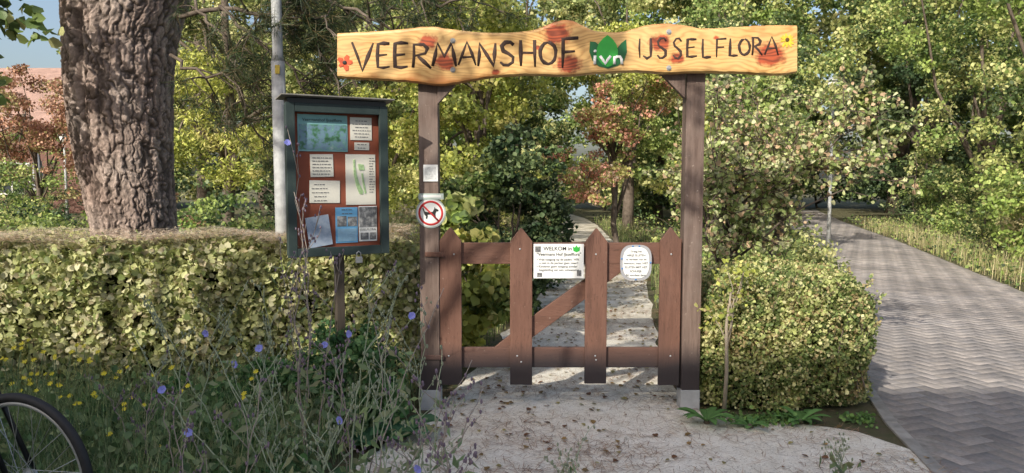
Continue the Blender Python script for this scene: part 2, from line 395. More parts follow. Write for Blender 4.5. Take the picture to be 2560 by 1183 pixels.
# ================================================================ GATEWAY POSTS
YP=4.78
gw=thing('timber_gateway','brown timber gateway frame of two square posts with short braces','gateway',(.32,4.84,0))
for (ul,ur,dx,ztop) in ((1049,1097,0,2.17),(1710,1756,0,2.22)):
    xl=W(ul,600,YP)[0]; xr=W(ur,600,YP)[0]; xc=(xl+xr)/2; w=xr-xl
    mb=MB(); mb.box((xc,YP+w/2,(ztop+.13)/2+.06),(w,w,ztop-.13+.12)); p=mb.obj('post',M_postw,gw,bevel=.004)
    mb=MB(); mb.box((xc,YP+w/2,.055),(w+.008,w+.008,.15)); f=mb.obj('post_foot',M_conc,gw,bevel=.006)
mb=MB(); mb.prism([W(*q,YP)[::2] for q in [(1094,262),(1138,214),(1138,190),(1094,190)]],YP-.018,YP+.03); mb.obj('brace',M_postw,gw,bevel=.003)
mb=MB(); mb.prism([W(*q,YP)[::2] for q in [(1712,248),(1652,186),(1640,166),(1712,166)]],YP-.018,YP+.03); mb.obj('brace',M_postw,gw,bevel=.003)
# ================================================================ GATE
YG_=4.79
gt=thing('picket_gate','low brown wooden picket gate with pointed pales and diagonal brace','gate',(.3,4.8,0))
for (u0,u1) in ((1098,1153),(1275,1331),(1464,1519),(1651,1704)):
    um=(u0+u1)/2
    sh=random.uniform(-2,2)
    top_=[(u0,604+sh),(um-2,571+sh),(um+2,571+sh),(u1,604+sh)]
    q=[W(a,b,YG_)[::2] for a,b in top_]
    zb=W(um,961+random.uniform(-3,3),YG_)[2]
    out=[(q[0][0],zb)]+q+[(q[3][0],zb)]
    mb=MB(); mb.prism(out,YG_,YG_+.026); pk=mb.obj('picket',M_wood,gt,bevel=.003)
for (v0,v1) in ((607,660),(869,919)):
    x0,_,z0=W(1104,v0,YG_+.03); x1,_,z1=W(1698,v1,YG_+.03)
    mb=MB(); mb.box(((x0+x1)/2,YG_+.0285+.016,(z0+z1)/2),(x1-x0,.032,z0-z1)); mb.obj('rail',M_woodh,gt,bevel=.003)
mb=MB(); mb.prism([W(*q,YG_+.03)[::2] for q in [(1236,869),(1293,869),(1340,838),(1465,747),(1562,674),(1585,660),(1510,660),(1464,697),(1340,785)]],YG_+.031,YG_+.058); mb.obj('diagonal_brace',M_woodh,gt,bevel=.003)
mb=MB(); x0,_,zt=W(1703,600,YG_); x1=W(1711,600,YG_)[0]; mb.box((x0+.012,YG_+.07,(zt+.13)/2),(x1-x0+.006,.05,zt-.13)); mb.obj('closing_stile',M_wood,gt,bevel=.003)
bp=[(1135,636),(1300,623),(1490,636),(1678,636),(1293,890),(1303,905),(1488,890),(1490,900),(1676,890),(1122,890)]
for (u,v) in bp:
    x,y,z=W(u,v,YG_); mb=MB(); mb.ell((x,YG_-.001,z),(.006,.005,.006),8,5); mb.obj('bolt',M_steel,gt,smooth=True)
for v in (636,893):
    mb=MB(); x,y,z=W(1106,v,4.78); mb.box((x-.05,4.772,z),(.12,.006,.03)); mb.obj('hinge',M_wood,gt,bevel=.002)
# ================================================================ SIGNS
def plate(out,y0,y1,name,m,parent,**k):
    mb=MB(); mb.prism(out,y0,y1); return mb.obj(name,m,parent,**k)
def rect(u0,u1,v0,v1,y): a=W(u0,v0,y); b=W(u1,v1,y); return [(a[0],a[2]),(b[0],a[2]),(b[0],b[2]),(a[0],b[2])]
ys=4.784
ws=thing('welcome_sign','white rectangular welcome sign screwed to the gate pales','sign',W(1397,694,ys))
plate(rect(1334,1459,610,696,ys),ys-.004,ys+.004,'panel',M_white,ws,bevel=.001)
x,_,z=W(1394,622,ys); text('WELKOM in',.034,M_black,'heading',ws,(x,ys-.0055,z),off=.0003)
x,_,z=W(1397,636,ys); text('"Veermans Hof IJsselflora"',.0265,M_black,'title',ws,(x,ys-.0055,z),off=.0003)
x,_,z=W(1341,650,ys); x+=.001
text('\u2022 Vrije toegang op de paden. Wilt\n   u niet in de perken gaan staan?\n\u2022 Kinderen geen toegang zonder\n   begeleiding van een volwassene.',.0198,M_black,'rules_text',ws,(x,ys-.0055,W(0,662,ys)[2]),ax='LEFT',line=1.12,off=.0001)
mb=MB()
for q in ((1338,1352,616,630),(1343,1355,682,692),(1442,1453,676,690)): mb.prism(rect(*q,ys),ys-.0056,ys-.003)
mb.obj('small_pictures',mat('grey_picture_print',(.16,.16,.16),.6,.8,90,0),ws)
plate([W(*p,ys)[::2] for p in [(1432,616),(1437,619),(1441,613),(1445,619),(1450,616),(1449,627),(1441,631),(1433,627)]],ys-.0056,ys-.003,'emblem',eg,ws)
yo=4.783
ov=thing('laminated_notice','rounded white laminated notice tied to the gate rail','sign',W(1590,700,yo))
cx,_,cz=W(1590,657,yo)
def superell(cx,cz,a,b,p=3.2,n=40): return [(cx+a*abs(math.cos(t))**(2/p)*(1 if math.cos(t)>0 else -1),cz+b*abs(math.sin(t))**(2/p)*(1 if math.sin(t)>0 else -1)) for t in [2*math.pi*i/n for i in range(n)]]
plate(superell(cx,cz,.100,.114),yo+.0005,yo+.003,'laminate_edge',mat('clear_laminate_edge',(.36,.36,.38),.25,.1,5,0),ov)
plate(superell(cx,cz,.084,.100,2.8),yo-.002,yo+.0008,'paper',M_white,ov)
text('Graag het\nHEKJE SLUITEN\nna verlaten van de\nheemtuin, maar NIET\nSLUITEN MET HET\nSCHUIFJE.\nBij voorbaat dank',.0178,M_black,'notice_text',ov,(cx,yo-.0035,cz-.004),line=1.42,off=.0001)
mb=MB()
for a in (1.35,1.8,0,-1.57,2.9,.0+3.5): mb.ell((cx+.092*math.cos(a),yo-.001,cz+.107*math.sin(a)),(.006,.004,.006),8,5)
mb.obj('blue_eyelets',mat('blue_eyelet',(.05,.2,.5),.4,.1,5,0),ov)
yq=4.774
pq=thing('small_post_plaque','small blank white square plaque fixed to the gateway post','sign',W(1076,452,yq))
plate(rect(1058,1095,412,454,yq),yq-.002,yq+.004,'panel',M_white,pq,bevel=.001)
plate(rect(1063,1090,418,448,yq),yq-.0035,yq-.001,'panel_inset',mat('pale_grey_print',(.62,.63,.62),.5,.25,90,0),pq)
nd=thing('no_dogs_sign','round white no-dogs sign with red ring and slash','sign',W(1077,568,yq))
cx,_,cz=W(1077,533,yq)
circ=lambda r,n=40:[(cx+r*math.cos(2*math.pi*i/n),cz+r*math.sin(2*math.pi*i/n)) for i in range(n)]
plate(circ(.095),yq+.0005,yq+.004,'rim_plate',mat('pale_sign_rim',(.45,.52,.48),.4,.1,5,0),nd)
plate(circ(.087),yq-.002,yq+.001,'disc',M_white,nd)
plate(rect(1046,1109,484,499,yq),yq-.003,yq+.003,'header_plate',mat('pale_sign_header',(.45,.52,.48),.4,.1,5,0),nd)
plate(rect(1052,1103,488,494,yq),yq-.004,yq-.002,'header_text_line',M_white,nd)
mb=MB(); mb.torus((cx,yq-.003,cz),.072,.0065,48,8,.25)
d=.067*.7071; mb.tube([(cx-d,yq-.006,cz+d),(cx+d,yq-.006,cz-d)],.0055,8,sq=.2); mb.obj('prohibition_ring',M_red,nd,smooth=True)
dog=[(-.044,.030),(-.036,.008),(-.018,.004),(.012,.006),(.020,.022),(.024,.036),(.028,.026),(.036,.024),(.047,.016),(.045,.009),(.034,.008),(.028,-.006),(.030,-.034),(.022,-.034),(.019,-.012),(-.004,-.010),(-.020,-.012),(-.018,-.022),(-.022,-.036),(-.030,-.036),(-.028,-.022),(-.038,-.010),(-.042,.006),(-.050,.028)]
plate([(cx+a*1.05,cz+b*1.05+.002) for a,b in dog],yq-.004,yq-.0015,'dog_silhouette',M_black,nd)
# ================================================================ NOTICEBOARD
nb=thing('information_noticeboard','green framed glazed noticeboard with pinned papers on a post','noticeboard',(-.995,4.36,0),math.radians(30))
wN,hN,zc=.59,.86,1.475
def NB(u,v): return ((u-845)/246*.59, zc+(440-v)/437)
mb=MB(); mb.box((0,.042,zc),(wN-.02,.02,hN-.02)); mb.obj('cabinet_back',M_grn,nb,True,bevel=.003)
mb=MB()
for s in(-1,1): mb.box((s*(wN/2-.018),.017,zc),(.03,.030,hN-.02))
for s in(-1,1): mb.box((0,.018,zc+s*(hN/2-.02)),(wN-.066,.028,.03))
mb.obj('cabinet_side',M_grn,nb,True,bevel=.003)
mb=MB(); fw=.050
for s in(-1,1): mb.box((s*(wN/2-fw/2),-.012,zc),(fw,.028,hN))
for s in(-1,1): mb.box((0,-.0115,zc+s*(hN/2-fw/2)),(wN-2*fw-.001,.026,fw))
mb.obj('door_frame',M_grn,nb,True,bevel=.003)
mb=MB(); mb.box((0,.027,zc),(wN-.07,.006,hN-.07)); mb.obj('backing_panel',M_back,nb,True)
R=Matrix.Rotation(math.radians(-7),3,'X'); mb=MB(); mb.box((0,.006,zc+hN/2+.030),(wN+.06,.14,.008),R); mb.obj('roof_board',mat('weathered_roof_board',(.20,.19,.17),.8,.3,12,.4,50),nb,True,bevel=.002)
mb=MB(); mb.box((0,.010,zc+hN/2+.011),(wN-.02,.07,.024)); mb.obj('roof_fillet',M_blkp,nb,True)
mb=MB(); mb.box((.02,.080,.85),(.050,.050,1.7)); mb.obj('support_post',M_stake,nb,True,bevel=.004)
yb=.021
def paper(u0,u1,v0,v1,m,name,tilt=0,dy=0):
    a=NB(u0,v0); b=NB(u1,v1); c=((a[0]+b[0])/2,(a[1]+b[1])/2); w=abs(b[0]-a[0])/2; h=abs(a[1]-b[1])/2
    ca,sa=math.cos(tilt),math.sin(tilt)
    out=[(c[0]+x*ca-z*sa,c[1]+x*sa+z*ca) for x,z in((-w,-h),(w,-h),(w,h),(-w,h))]
    mb=MB(); mb.prism(out,yb-.0015-dy,yb+.001-dy); return mb.obj(name,m,nb,True)
def picmat(name,cols,scale):
    m,N,L,bs=base_mat(name); v=coords(N,L)
    n=noise_n(N,L,v,scale,4); r=N.new('ShaderNodeValToRGB'); L.new(n,r.inputs[0]); el=r.color_ramp.elements
    el[0].position=.3; el[0].color=(*cols[0],1); el[1].position=.7; el[1].color=(*cols[-1],1)
    for i,c in enumerate(cols[1:-1]): e=el.new(.3+.4*(i+1)/(len(cols)-1)); e.color=(*c,1)
    L.new(r.outputs[0],bs.inputs['Base Color']); bs.inputs['Roughness'].default_value=.5; return m
m_teal=picmat('meadow_photo_print',[(.03,.09,.05),(.08,.22,.12),(.18,.28,.40),(.16,.34,.30),(.34,.46,.46)],22)
m_sky=mat('pale_teal_print',(.22,.44,.44),.5,.15,8,0)
m_blue=mat('blue_poster_print',(.16,.42,.68),.5,.2,8,0)
m_grey=picmat('grey_photo_print',[(.05,.06,.07),(.2,.2,.2),(.5,.5,.48)],40)
m_gmap=mat('map_green',(.36,.52,.26),.6,.3,60,0)
paper(753,872,278,368,m_sky,'meadow_poster'); paper(756,869,302,364,m_teal,'meadow_photo',0,.002)
paper(879,933,281,338,M_paper,'printed_sheet'); paper(889,926,344,363,M_paper,'printed_sheet')
paper(781,836,375,431,M_paper,'printed_sheet',.02); paper(778,851,440,496,M_paper,'printed_sheet',-.02)
paper(866,941,374,502,M_paper,'garden_map')
paper(839,894,508,598,m_blue,'photo_poster'); paper(897,943,506,596,M_white,'photo_poster'); paper(898,942,508,560,m_grey,'photo_poster_picture',0,.002)
paper(843,866,530,556,m_grey,'poster_photograph',0,.002); paper(869,892,532,556,m_grey,'poster_photograph',0,.002); paper(844,891,562,594,mat('light_blue_print',(.3,.5,.66),.5,.15,20,0),'poster_photograph',0,.002)
paper(901,921,574,592,m_grey,'poster_photograph',0,.002); paper(924,940,574,592,m_grey,'poster_photograph',0,.002)
paper(770,826,528,604,picmat('bluish_leaflet_print',[(.20,.27,.38),(.36,.43,.54),(.50,.56,.62)],20),'loose_leaflet',.14,.006)
mb=MB()
def lines(u0,u1,v0,v1,n,center=False):
    for i in range(n):
        v=v0+(v1-v0)*i/max(1,n-1); a=NB(u0,v); L_=random.uniform(.6,1)*(u1-u0)/246*.6
        x0=a[0] if not center else NB((u0+u1)/2,v)[0]-L_/2
        x=x0
        while x<x0+L_:
            w=random.uniform(.006,.022); w=min(w,x0+L_-x+.003); mb.box((x+w/2,yb-.003,a[1]),(w,.001,.0042)); x+=w+.005
lines(885,928,290,330,6,True); lines(893,922,349,358,2,True); lines(786,831,384,424,6); lines(783,822,450,490,5,True); lines(925,938,384,470,14); lines(850,885,514,524,2,True); 
mb.obj('printed_text',mat('grey_ink',(.16,.16,.16),.7,.1,5,0),nb,True)
mb=MB()
p=[NB(*q) for q in [(885,388),(890,387),(890,405),(893,425),(899,447),(909,468),(907,476),(899,474),(891,452),(886,425)]]; mb.prism(p,yb-.004,yb-.001)
p=[NB(*q) for q in [(897,398),(911,400),(913,414),(899,414)]]; mb.prism(p,yb-.004,yb-.001)
p=[NB(*q) for q in [(905,422),(909,422),(912,445),(917,472),(913,474),(908,448)]]; mb.prism(p,yb-.004,yb-.001); mb.obj('map_drawing',m_gmap,nb,True)
p=NB(919,566); text('IJSSELFLORA',.018,M_black,'poster_title',nb,(p[0],yb-.0045,p[1]),True)
p=NB(811,291); text('Veermanshof IJsselflora',.024,M_black,'poster_title',nb,(p[0],yb-.0045,p[1]),True)
mb=MB(); p=NB(905,635); mb.box((p[0]-.04,-.03,zc-hN/2-.03),(.04,.016,.035)); mb.tube([(p[0]-.052,-.03,zc-hN/2-.015),(p[0]-.052,-.03,zc-hN/2+.01),(p[0]-.04,-.03,zc-hN/2+.02),(p[0]-.028,-.03,zc-hN/2+.01),(p[0]-.028,-.03,zc-hN/2-.015)],.004,6); mb.obj('padlock',M_bolt,nb,True,bevel=.002)
# ================================================================ LAMP POLE
lp=thing('lamp_post','slender grey galvanised lamp post standing behind the hedge','lamp post',(-1.64,5.4,0))
mb=MB(); mb.tube([(-1.635,5.4,-.1),(-1.64,5.4,2.30)],[.049,.047],20); mb.obj('lower_pole',M_pole,lp,smooth=True)
mb=MB(); mb.tube([(-1.64,5.4,2.30),(-1.64,5.4,2.34),(-1.655,5.4,5.2)],[.046,.036,.032],20); mb.obj('upper_pole',M_pole,lp,smooth=True)
mb=MB(); mb.tube([(-1.655,5.4,5.2),(-1.655,5.4,5.26),(-1.655,5.4,5.5),(-1.655,5.4,5.56)],[.05,.12,.16,.03],20); mb.obj('lamp_head',M_white,lp,smooth=True)
mb=MB(); mb.box((-1.63,5.350,2.24),(.032,.004,.06)); mb.obj('number_sticker',mat('yellow_sticker',(.5,.38,.06),.5,.2,30,0),lp)
# ================================================================ STREET LAMPS, PARASOL
def street_lamp(x,y,h,label):
    e=thing('street_lamp',label,'street lamp',(x,y,0))
    mb=MB(); mb.tube([(x,y,-.05),(x,y,1),(x,y,h-.25)],[.045,.035,.028],12); mb.obj('pole',M_pole,e,smooth=True)
    mb=MB(); mb.tube([(x,y,h-.25),(x,y,h-.20),(x,y,h-.07)],[.04,.09,.12],16); mb.obj('lamp_glass',M_white,e,smooth=True)
    mb=MB(); mb.tube([(x,y,h-.07),(x,y,h-.05),(x,y,h+.01)],[.15,.15,.04],16); mb.obj('lamp_cap',M_steel,e,smooth=True)
street_lamp(6.40,15.3,3.45,'white capped street lamp half hidden by branches beside the road'); street_lamp(-12.6,21.5,2.7,'low white garden lamp near the brick house')
pa=thing('parasol','closed grey parasol standing on the house terrace','parasol',(-16.8,27,0))
mb=MB(); mb.tube([(-16.8,27,0),(-16.8,27,2.4)],.025,8); mb.obj('pole',M_steel,pa)
mb=MB(); mb.tube([(-16.8,27,.9),(-16.8,27,1.2),(-16.8,27,2.0),(-16.8,27,2.35)],[.16,.2,.13,.02],12); mb.obj('canopy',mat('grey_canvas',(.35,.36,.4),.9,.2,6,.3),pa,smooth=True)
# ================================================================ HOUSES
def brickmat(name,a,b,sc=(1,1,1)):
    m,N,L,bs=base_mat(name); t=N.new('ShaderNodeTexBrick'); t.inputs['Scale'].default_value=4.5
    t.inputs['Color1'].default_value=(*a,1); t.inputs['Color2'].default_value=(*b,1); t.inputs['Mortar'].default_value=(.2,.17,.15,1); t.inputs['Mortar Size'].default_value=.012
    tc=N.new('ShaderNodeTexCoord'); mp=N.new('ShaderNodeMapping'); mp.inputs['Rotation'].default_value=(math.pi/2,0,0); L.new(tc.outputs['Object'],mp.inputs[0]); L.new(mp.outputs[0],t.inputs[0]); L.new(t.outputs[0],bs.inputs['Base Color']); bs.inputs['Roughness'].default_value=.9; return m
m_brick=brickmat('red_brick',(.13,.06,.045),(.17,.08,.06))
m_tile=mat('clay_roof_tiles',(.34,.22,.18),.85,.25,2,.8,9,st=(1,4,1),dist=.05)
m_glass=mat('window_glass',(.03,.04,.05),.08,.1,2,0,spec=.8)
def house(x0,x1,y0,y1,eave,ridge,label,nw,front):
    e=thing('brick_house',label,'house',((x0+x1)/2,(y0+y1)/2,0))
    mb=MB(); ym=(y0+y1)/2
    mb.add([(x0,y0,0),(x1,y0,0),(x1,y1,0),(x0,y1,0),(x0,y0,eave),(x1,y0,eave),(x1,y1,eave),(x0,y1,eave),(x0,ym,ridge-.1),(x1,ym,ridge-.1)],[(0,1,5,4),(2,3,7,6),(1,2,6,9,5),(3,0,4,8,7)]); mb.obj('wall',m_brick,e)
    mb=MB(); ov_=.4; sl=(ridge-eave)/(ym-y0); dz=ov_*sl
    mb.add([(x0-ov_,y0-ov_,eave-dz+.05),(x1+ov_,y0-ov_,eave-dz+.05),(x1+ov_,ym,ridge),(x0-ov_,ym,ridge),(x0-ov_,y1+ov_,eave-dz+.05),(x1+ov_,y1+ov_,eave-dz+.05)],[(0,1,2,3),(3,2,5,4)])
    r=mb.obj('roof',m_tile,e); s=r.modifiers.new('s','SOLIDIFY'); s.thickness=.12
    yf=y0 if front<0 else y1
    for i in range(nw):
        x=x0+(i+.5)*(x1-x0)/nw
        for zz in ([1.4] if eave<4.5 else [1.5,4.1]):
            w=MB(); w.box((x,yf+front*.03,zz),(1.5,.08,1.3)); wo=w.obj('window',M_white,e)
            g=MB(); g.box((x-.35,yf+front*.075,zz),(.62,.02,1.14)); g.box((x+.35,yf+front*.075,zz),(.62,.02,1.14)); go=g.obj('window_pane',m_glass,wo); go.location=(0,0,0); 
    return e
house(-36,-17.2,31,39,3.5,6.4,'red brick house with clay tiled roof behind garden trees',3,-1)
house(-15,0.5,-12.4,-4.4,5.6,10.35,'long red brick house with tiled roof facing the gateway',5,1)
# ================================================================ GROUND, PATH, ROAD
def gmat(name,c1,c2,c3,s1,s2,bump,bd,speck=None):
    m,N,L,bs=base_mat(name); v=coords(N,L)
    a=ramp(N,L,noise_n(N,L,v,s1,5),.35,.65); b=ramp(N,L,noise_n(N,L,v,s2,4),.35,.7)
    col=mixc(N,L,a,c1,c2); col=mixc(N,L,b,col,c3)
    if speck:
        vo=N.new('ShaderNodeTexVoronoi'); vo.inputs['Scale'].default_value=150; L.new(v,vo.inputs['Vector'])
        s=N.new('ShaderNodeSeparateColor'); L.new(vo.outputs['Color'],s.inputs[0])
        col=mixc(N,L,ramp(N,L,s.outputs[0],.8,.95),col,speck); col=mixc(N,L,ramp(N,L,s.outputs[1],.9,.99),col,(.42,.38,.32))
        # litter and tree shade painted into the sand colour further down the path
        sx=N.new('ShaderNodeSeparateXYZ'); L.new(v,sx.inputs[0])
        far=ramp(N,L,sx.outputs['Y'],5.5,10.); mm=N.new('ShaderNodeMath'); mm.operation='MULTIPLY'; L.new(far,mm.inputs[0]); L.new(ramp(N,L,noise_n(N,L,v,2.4,6,.7),.35,.6),mm.inputs[1])
        col=mixc(N,L,mm.outputs[0],col,(.34,.30,.22))
    L.new(col,bs.inputs['Base Color']); bs.inputs['Roughness'].default_value=.95; bs.inputs['Specular IOR Level'].default_value=.2
    bumpn(N,L,noise_n(N,L,v,90,4,.7),bs,bump,bd); return m
mg=gmat('soil_and_leaf_litter',(.13,.105,.07),(.18,.15,.095),(.10,.12,.05),1.5,7,.9,.03)
ms=gmat('crushed_shell_sand',(.78,.74,.65),(.83,.79,.71),(.66,.61,.52),1.3,9,.5,.008,(.86,.83,.75))
mb=MB(); mb.add([(-300,-120,0),(300,-120,0),(300,500,0),(-300,500,0)],[(0,1,2,3)]); setp(mb.obj('ground',mg),kind='structure')
pl=[(-1,-1.6),(2,-1.2),(3.4,-.92),(3.83,-.83),(4.4,-.62),(4.84,-.48),(6,-.26),(8,.1),(11,.6),(17.8,1.15),(23,1.5),(27,1.5),(31,.9),(36,-1.2)]
pr=[(-1,1.4),(2,1.9),(3.4,2.12),(4.0,2.22),(4.4,2.0),(4.66,1.3),(4.84,1.12),(6,1.22),(8,1.5),(11,1.95),(17.8,2.35),(23,2.6),(27,2.6),(31,2.2),(36,.6)]
def pL(y): return np.interp(y,[p[0] for p in pl],[p[1] for p in pl])
def pR(y): return np.interp(y,[p[0] for p in pr],[p[1] for p in pr])
V=[];Fc=[];yy=np.concatenate([np.arange(-1,8,.08),np.arange(8,36,.4)])
for i,y in enumerate(yy):
    l=pL(y)+.09*noise.noise(Vector((0,y*2.3,0)))+.03*noise.noise(Vector((0,y*9,0))); r=pR(y)+.08*noise.noise(Vector((5,y*2.3,0)))
    if y<4.2: r=pR(y)
    V+=[(l,y,.004),((l+r)/2,y,.006),(r,y,.004)]
    if i: a=3*i; Fc+=[(a-3,a-2,a+1,a),(a-2,a-1,a+2,a+1)]
mb=MB(); mb.add(V,Fc); setp(mb.obj('sand_path',ms),kind='structure')
rl=[(-1,1.45),(2.5,2.0),(3.83,2.22),(5,2.44),(7.6,3.4),(11.4,4.9),(17,6.7),(23.7,8.7),(34,12)]
rr=[(-1,8.5),(2.5,7.5),(5,6.4),(8,6.1),(10.2,6.75),(17.8,9.0),(25,10.9),(34,13.6)]
def rL(y): return np.interp(y,[p[0] for p in rl],[p[1] for p in rl])
def rR(y): return np.interp(y,[p[0] for p in rr],[p[1] for p in rr])
V=[];Fc=[]
for i,y in enumerate(np.arange(-1,34.1,.5)):
    V+=[(rL(y),y,.005),(rR(y),y,.005)]
    if i: a=2*i; Fc+=[(a-2,a-1,a+1,a)]
mb=MB(); mb.add(V,Fc); setp(mb.obj('road_bed',mat('joint_sand',(.255,.235,.215),.95,.3,20,.5,80)),kind='structure')
Bv=[];Bq=[];Bc=[]; w=.1; an=math.radians(20); ca,sa=math.cos(an),math.sin(an); k=0
for i in range(-180,350):
    for j in range(-180,350):
        s=(i-j)%4
        if s==0: x0,y0,x1,y1=i,j,i+2,j+1
        elif s==3: x0,y0,x1,y1=i,j,i+1,j+2
        else: continue
        cx,cy=(x0+x1)/2*w,(y0+y1)/2*w; X=ca*cx-sa*cy; Y=sa*cx+ca*cy
        if Y<1.5 or Y>31 or X<rL(Y)+.02 or X>rR(Y)-.05: continue
        if Y<X/.674-1.5-2: continue
        h=.0060+random.uniform(-.0003,.0003); g=.0015; t=.002
        for (d,z) in ((g,.004),(g+t,h)):
            for (px,py) in ((x0*w+d,y0*w+d),(x1*w-d,y0*w+d),(x1*w-d,y1*w-d),(x0*w+d,y1*w-d)): Bv.append((ca*px-sa*py,sa*px+ca*py,z))
        for q in ((4,5,6,7),(0,1,5,4),(1,2,6,5),(2,3,7,6),(3,0,4,7)): Bq.append(tuple(k+a for a in q))
        c=np.array(random.choice([(.36,.325,.305),(.385,.345,.32),(.335,.305,.29),(.41,.365,.335),(.30,.275,.265)]))*random.uniform(.84,1.14)*(1+.45*noise.noise(Vector((X*.8,Y*.8,3)))); Bc+= [c]*8; k+=8
br=npmesh('brick_road',Bv,Bq,np.array(Bc),tint_mat('clay_pavers',.85,0,.5,90,.3,.4)); setp(br,kind='structure')
mb=MB()
ysx=np.arange(1.5,34,1.0)
for i in range(len(ysx)-1):
    y0,y1=ysx[i],ysx[i+1]; a=Vector((rL(y0)-.045,y0,0)); b=Vector((rL(y1)-.045,y1,0)); d=(b-a); ang=math.atan2(d.y,d.x)
    mb.box((a+b)/2+Vector((0,0,0)),(d.length-.006,.075,.028),Matrix.Rotation(ang,3,'Z'))
setp(mb.obj('kerb',M_kerb,bevel=.005),kind='structure')
# ================================================================ PINE TREE
px0,py0=-3.2,6.3
pine=thing('pine_tree','massive old pine with thick flaky grey-brown bark','tree',(px0,py0,0))
prof=[(760,345,118),(600,342,98),(500,328,104),(400,314,112),(300,304,119),(200,300,124),(100,302,130),(0,315,144),(-80,322,155)]
zs=[];cs=[];rs=[]
for v,u,h in prof:
    p=W(u,v,py0); zs.append(p[2]); cs.append(p[0]); rs.append(h/FL*py0*1.0)
zs=[-.1]+zs;cs=[cs[0]]+cs;rs=[.46]+rs
NA,NZ=400,540; V=np.zeros((NA*NZ,3));Cc=np.zeros((NA*NZ,3)); zt=zs[-1]
for i in range(NZ):
    z=-.1+(zt+.1)*i/(NZ-1); cx=np.interp(z,zs,cs); r=np.interp(z,zs,rs)
    for j in range(NA):
        a=2*math.pi*j/NA; ax,ay=math.cos(a),math.sin(a)
        q=Vector((ax*r,ay*r,z)); wq=Vector((noise.noise(q*5),noise.noise(q*5+Vector((9,0,0))),noise.noise(q*5+Vector((0,5,0)))))
        wf=Vector((noise.noise(q*22),noise.noise(q*22+Vector((9,0,0))),noise.noise(q*22+Vector((0,5,0)))))
        s=Vector((q.x*14,q.y*14,z*2.9))+wq*.55+wf*.28
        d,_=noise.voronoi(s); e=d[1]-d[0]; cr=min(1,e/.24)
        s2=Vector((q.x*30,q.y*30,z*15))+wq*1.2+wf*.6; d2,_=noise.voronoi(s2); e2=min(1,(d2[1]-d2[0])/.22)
        f=noise.fractal(Vector((q.x*26,q.y*26,q.z*12)),1,2,4)
        lob=.03*math.cos(2*a+.9)+.025*noise.noise(Vector((ax*1.2,ay*1.2,z*.5)))
        fold=math.exp(-((a-4.45+.05*z)/.13)**2)*max(0,min(1,(z-1.5)/1.2))*.10
        R=r*(1+lob)-fold-.017*(1-cr)-.006*(1-e2)+.009*f
        V[i*NA+j]=(cx+ax*R,py0+ay*R,z)
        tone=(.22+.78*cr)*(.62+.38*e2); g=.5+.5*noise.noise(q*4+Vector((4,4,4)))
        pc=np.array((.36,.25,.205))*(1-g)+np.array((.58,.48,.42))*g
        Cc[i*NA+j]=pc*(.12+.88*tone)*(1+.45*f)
idx=np.arange(NA*NZ).reshape(NZ,NA); a=idx[:-1,:];b=np.roll(a,-1,axis=1);c_=idx[1:,:];d_=np.roll(c_,-1,axis=1)
Q=np.stack([a,b,d_,c_],-1).reshape(-1,4)
o=npmesh('trunk',V,Q,np.clip(Cc,0.01,1),M_bark,pine); o.data.polygons.foreach_set('use_smooth',[True]*len(o.data.polygons))
mb=MB(); tT=Vector((cs[-1],py0,zt))
l1=limb(mb,tT+Vector((-.2,0,-.3)),(-4.6,6.8,7.0),.3,.1,.03,12); l2=limb(mb,tT+Vector((.15,0,-.2)),(-2.6,6.2,7.2),.28,.1,.0,12)
tips=[]
def branch(ps,r0=.035,tw=9):
    P=[W(*p) for p in ps]; n=len(P); Q=[]
    for i in range(n-1):
        for k in range(4):
            t=k/4; Q.append(Vector(P[i]).lerp(Vector(P[i+1]),t)+Vector((random.gauss(0,.015),random.gauss(0,.02),random.gauss(0,.015))))
    Q.append(Vector(P[-1])); m=len(Q); mb.tube(Q,[r0*(1-.8*i/m)+.004 for i in range(m)],7); tips.append(Q[-1])
    for _ in range(tw):
        i=random.randint(m//4,m-2); s=Q[i]; e=s+Vector((random.uniform(-.1,.45),random.uniform(-.35,.35),random.uniform(-.38,.2)))
        pp=limb(mb,s,e,.008,.003,.12,5,5); tips.append(e)
        for _ in range(2):
            s2=pp[random.randint(2,4)]; e2=s2+Vector((random.uniform(-.1,.2),random.uniform(-.15,.15),random.uniform(-.2,.1))); limb(mb,s2,e2,.005,.003,.1,4,4); tips.append(e2)
branch([(440,50,6.1),(560,15,5.9),(690,50,5.8),(790,120,5.7),(845,190,5.6)],.016,16)
branch([(450,-20,6.2),(620,-40,5.9),(800,-10,5.8),(930,45,5.6),(1015,95,5.5)],.016,16)
branch([(430,140,6.1),(510,190,5.9),(600,175,5.8),(690,215,5.8)],.010,8)
branch([(560,15,5.9),(640,110,5.8),(735,170,5.7),(790,290,5.7)],.011,10)
branch([(620,-40,6),(700,-20,5.8),(760,30,5.6),(830,60,5.5)],.011,10)
branch([(460,-60,6.2),(500,30,6.0),(560,90,5.8),(620,300,5.9),(660,370,6.0)],.010,8)
branch([(900,-40,5.8),(1000,-20,5.8),(1100,10,5.8),(1200,-10,5.8)],.014,6)
for st in (l1,l2):
    for _ in range(11):
        s=st[random.randint(4,6)]; e=s+Vector((random.uniform(-1.9,1.9),random.uniform(-1.6,1.6),random.uniform(.1,1.1)))
        pp=limb(mb,s,e,.04,.012,.1,6,6)
        for _ in range(8):
            s2=pp[random.randint(2,6)]; e2=s2+Vector((random.uniform(-.5,.5),random.uniform(-.5,.5),random.uniform(-.15,.4))); limb(mb,s2,e2,.009,.004,.1,4,4); tips.append(e2)
mb.obj('branch',M_twig,pine,smooth=True)
T=np.array([tuple(t) for t in tips]); nn=60
pos=np.repeat(T,nn,axis=0)+rng.normal(size=(len(T)*nn,3))*.012
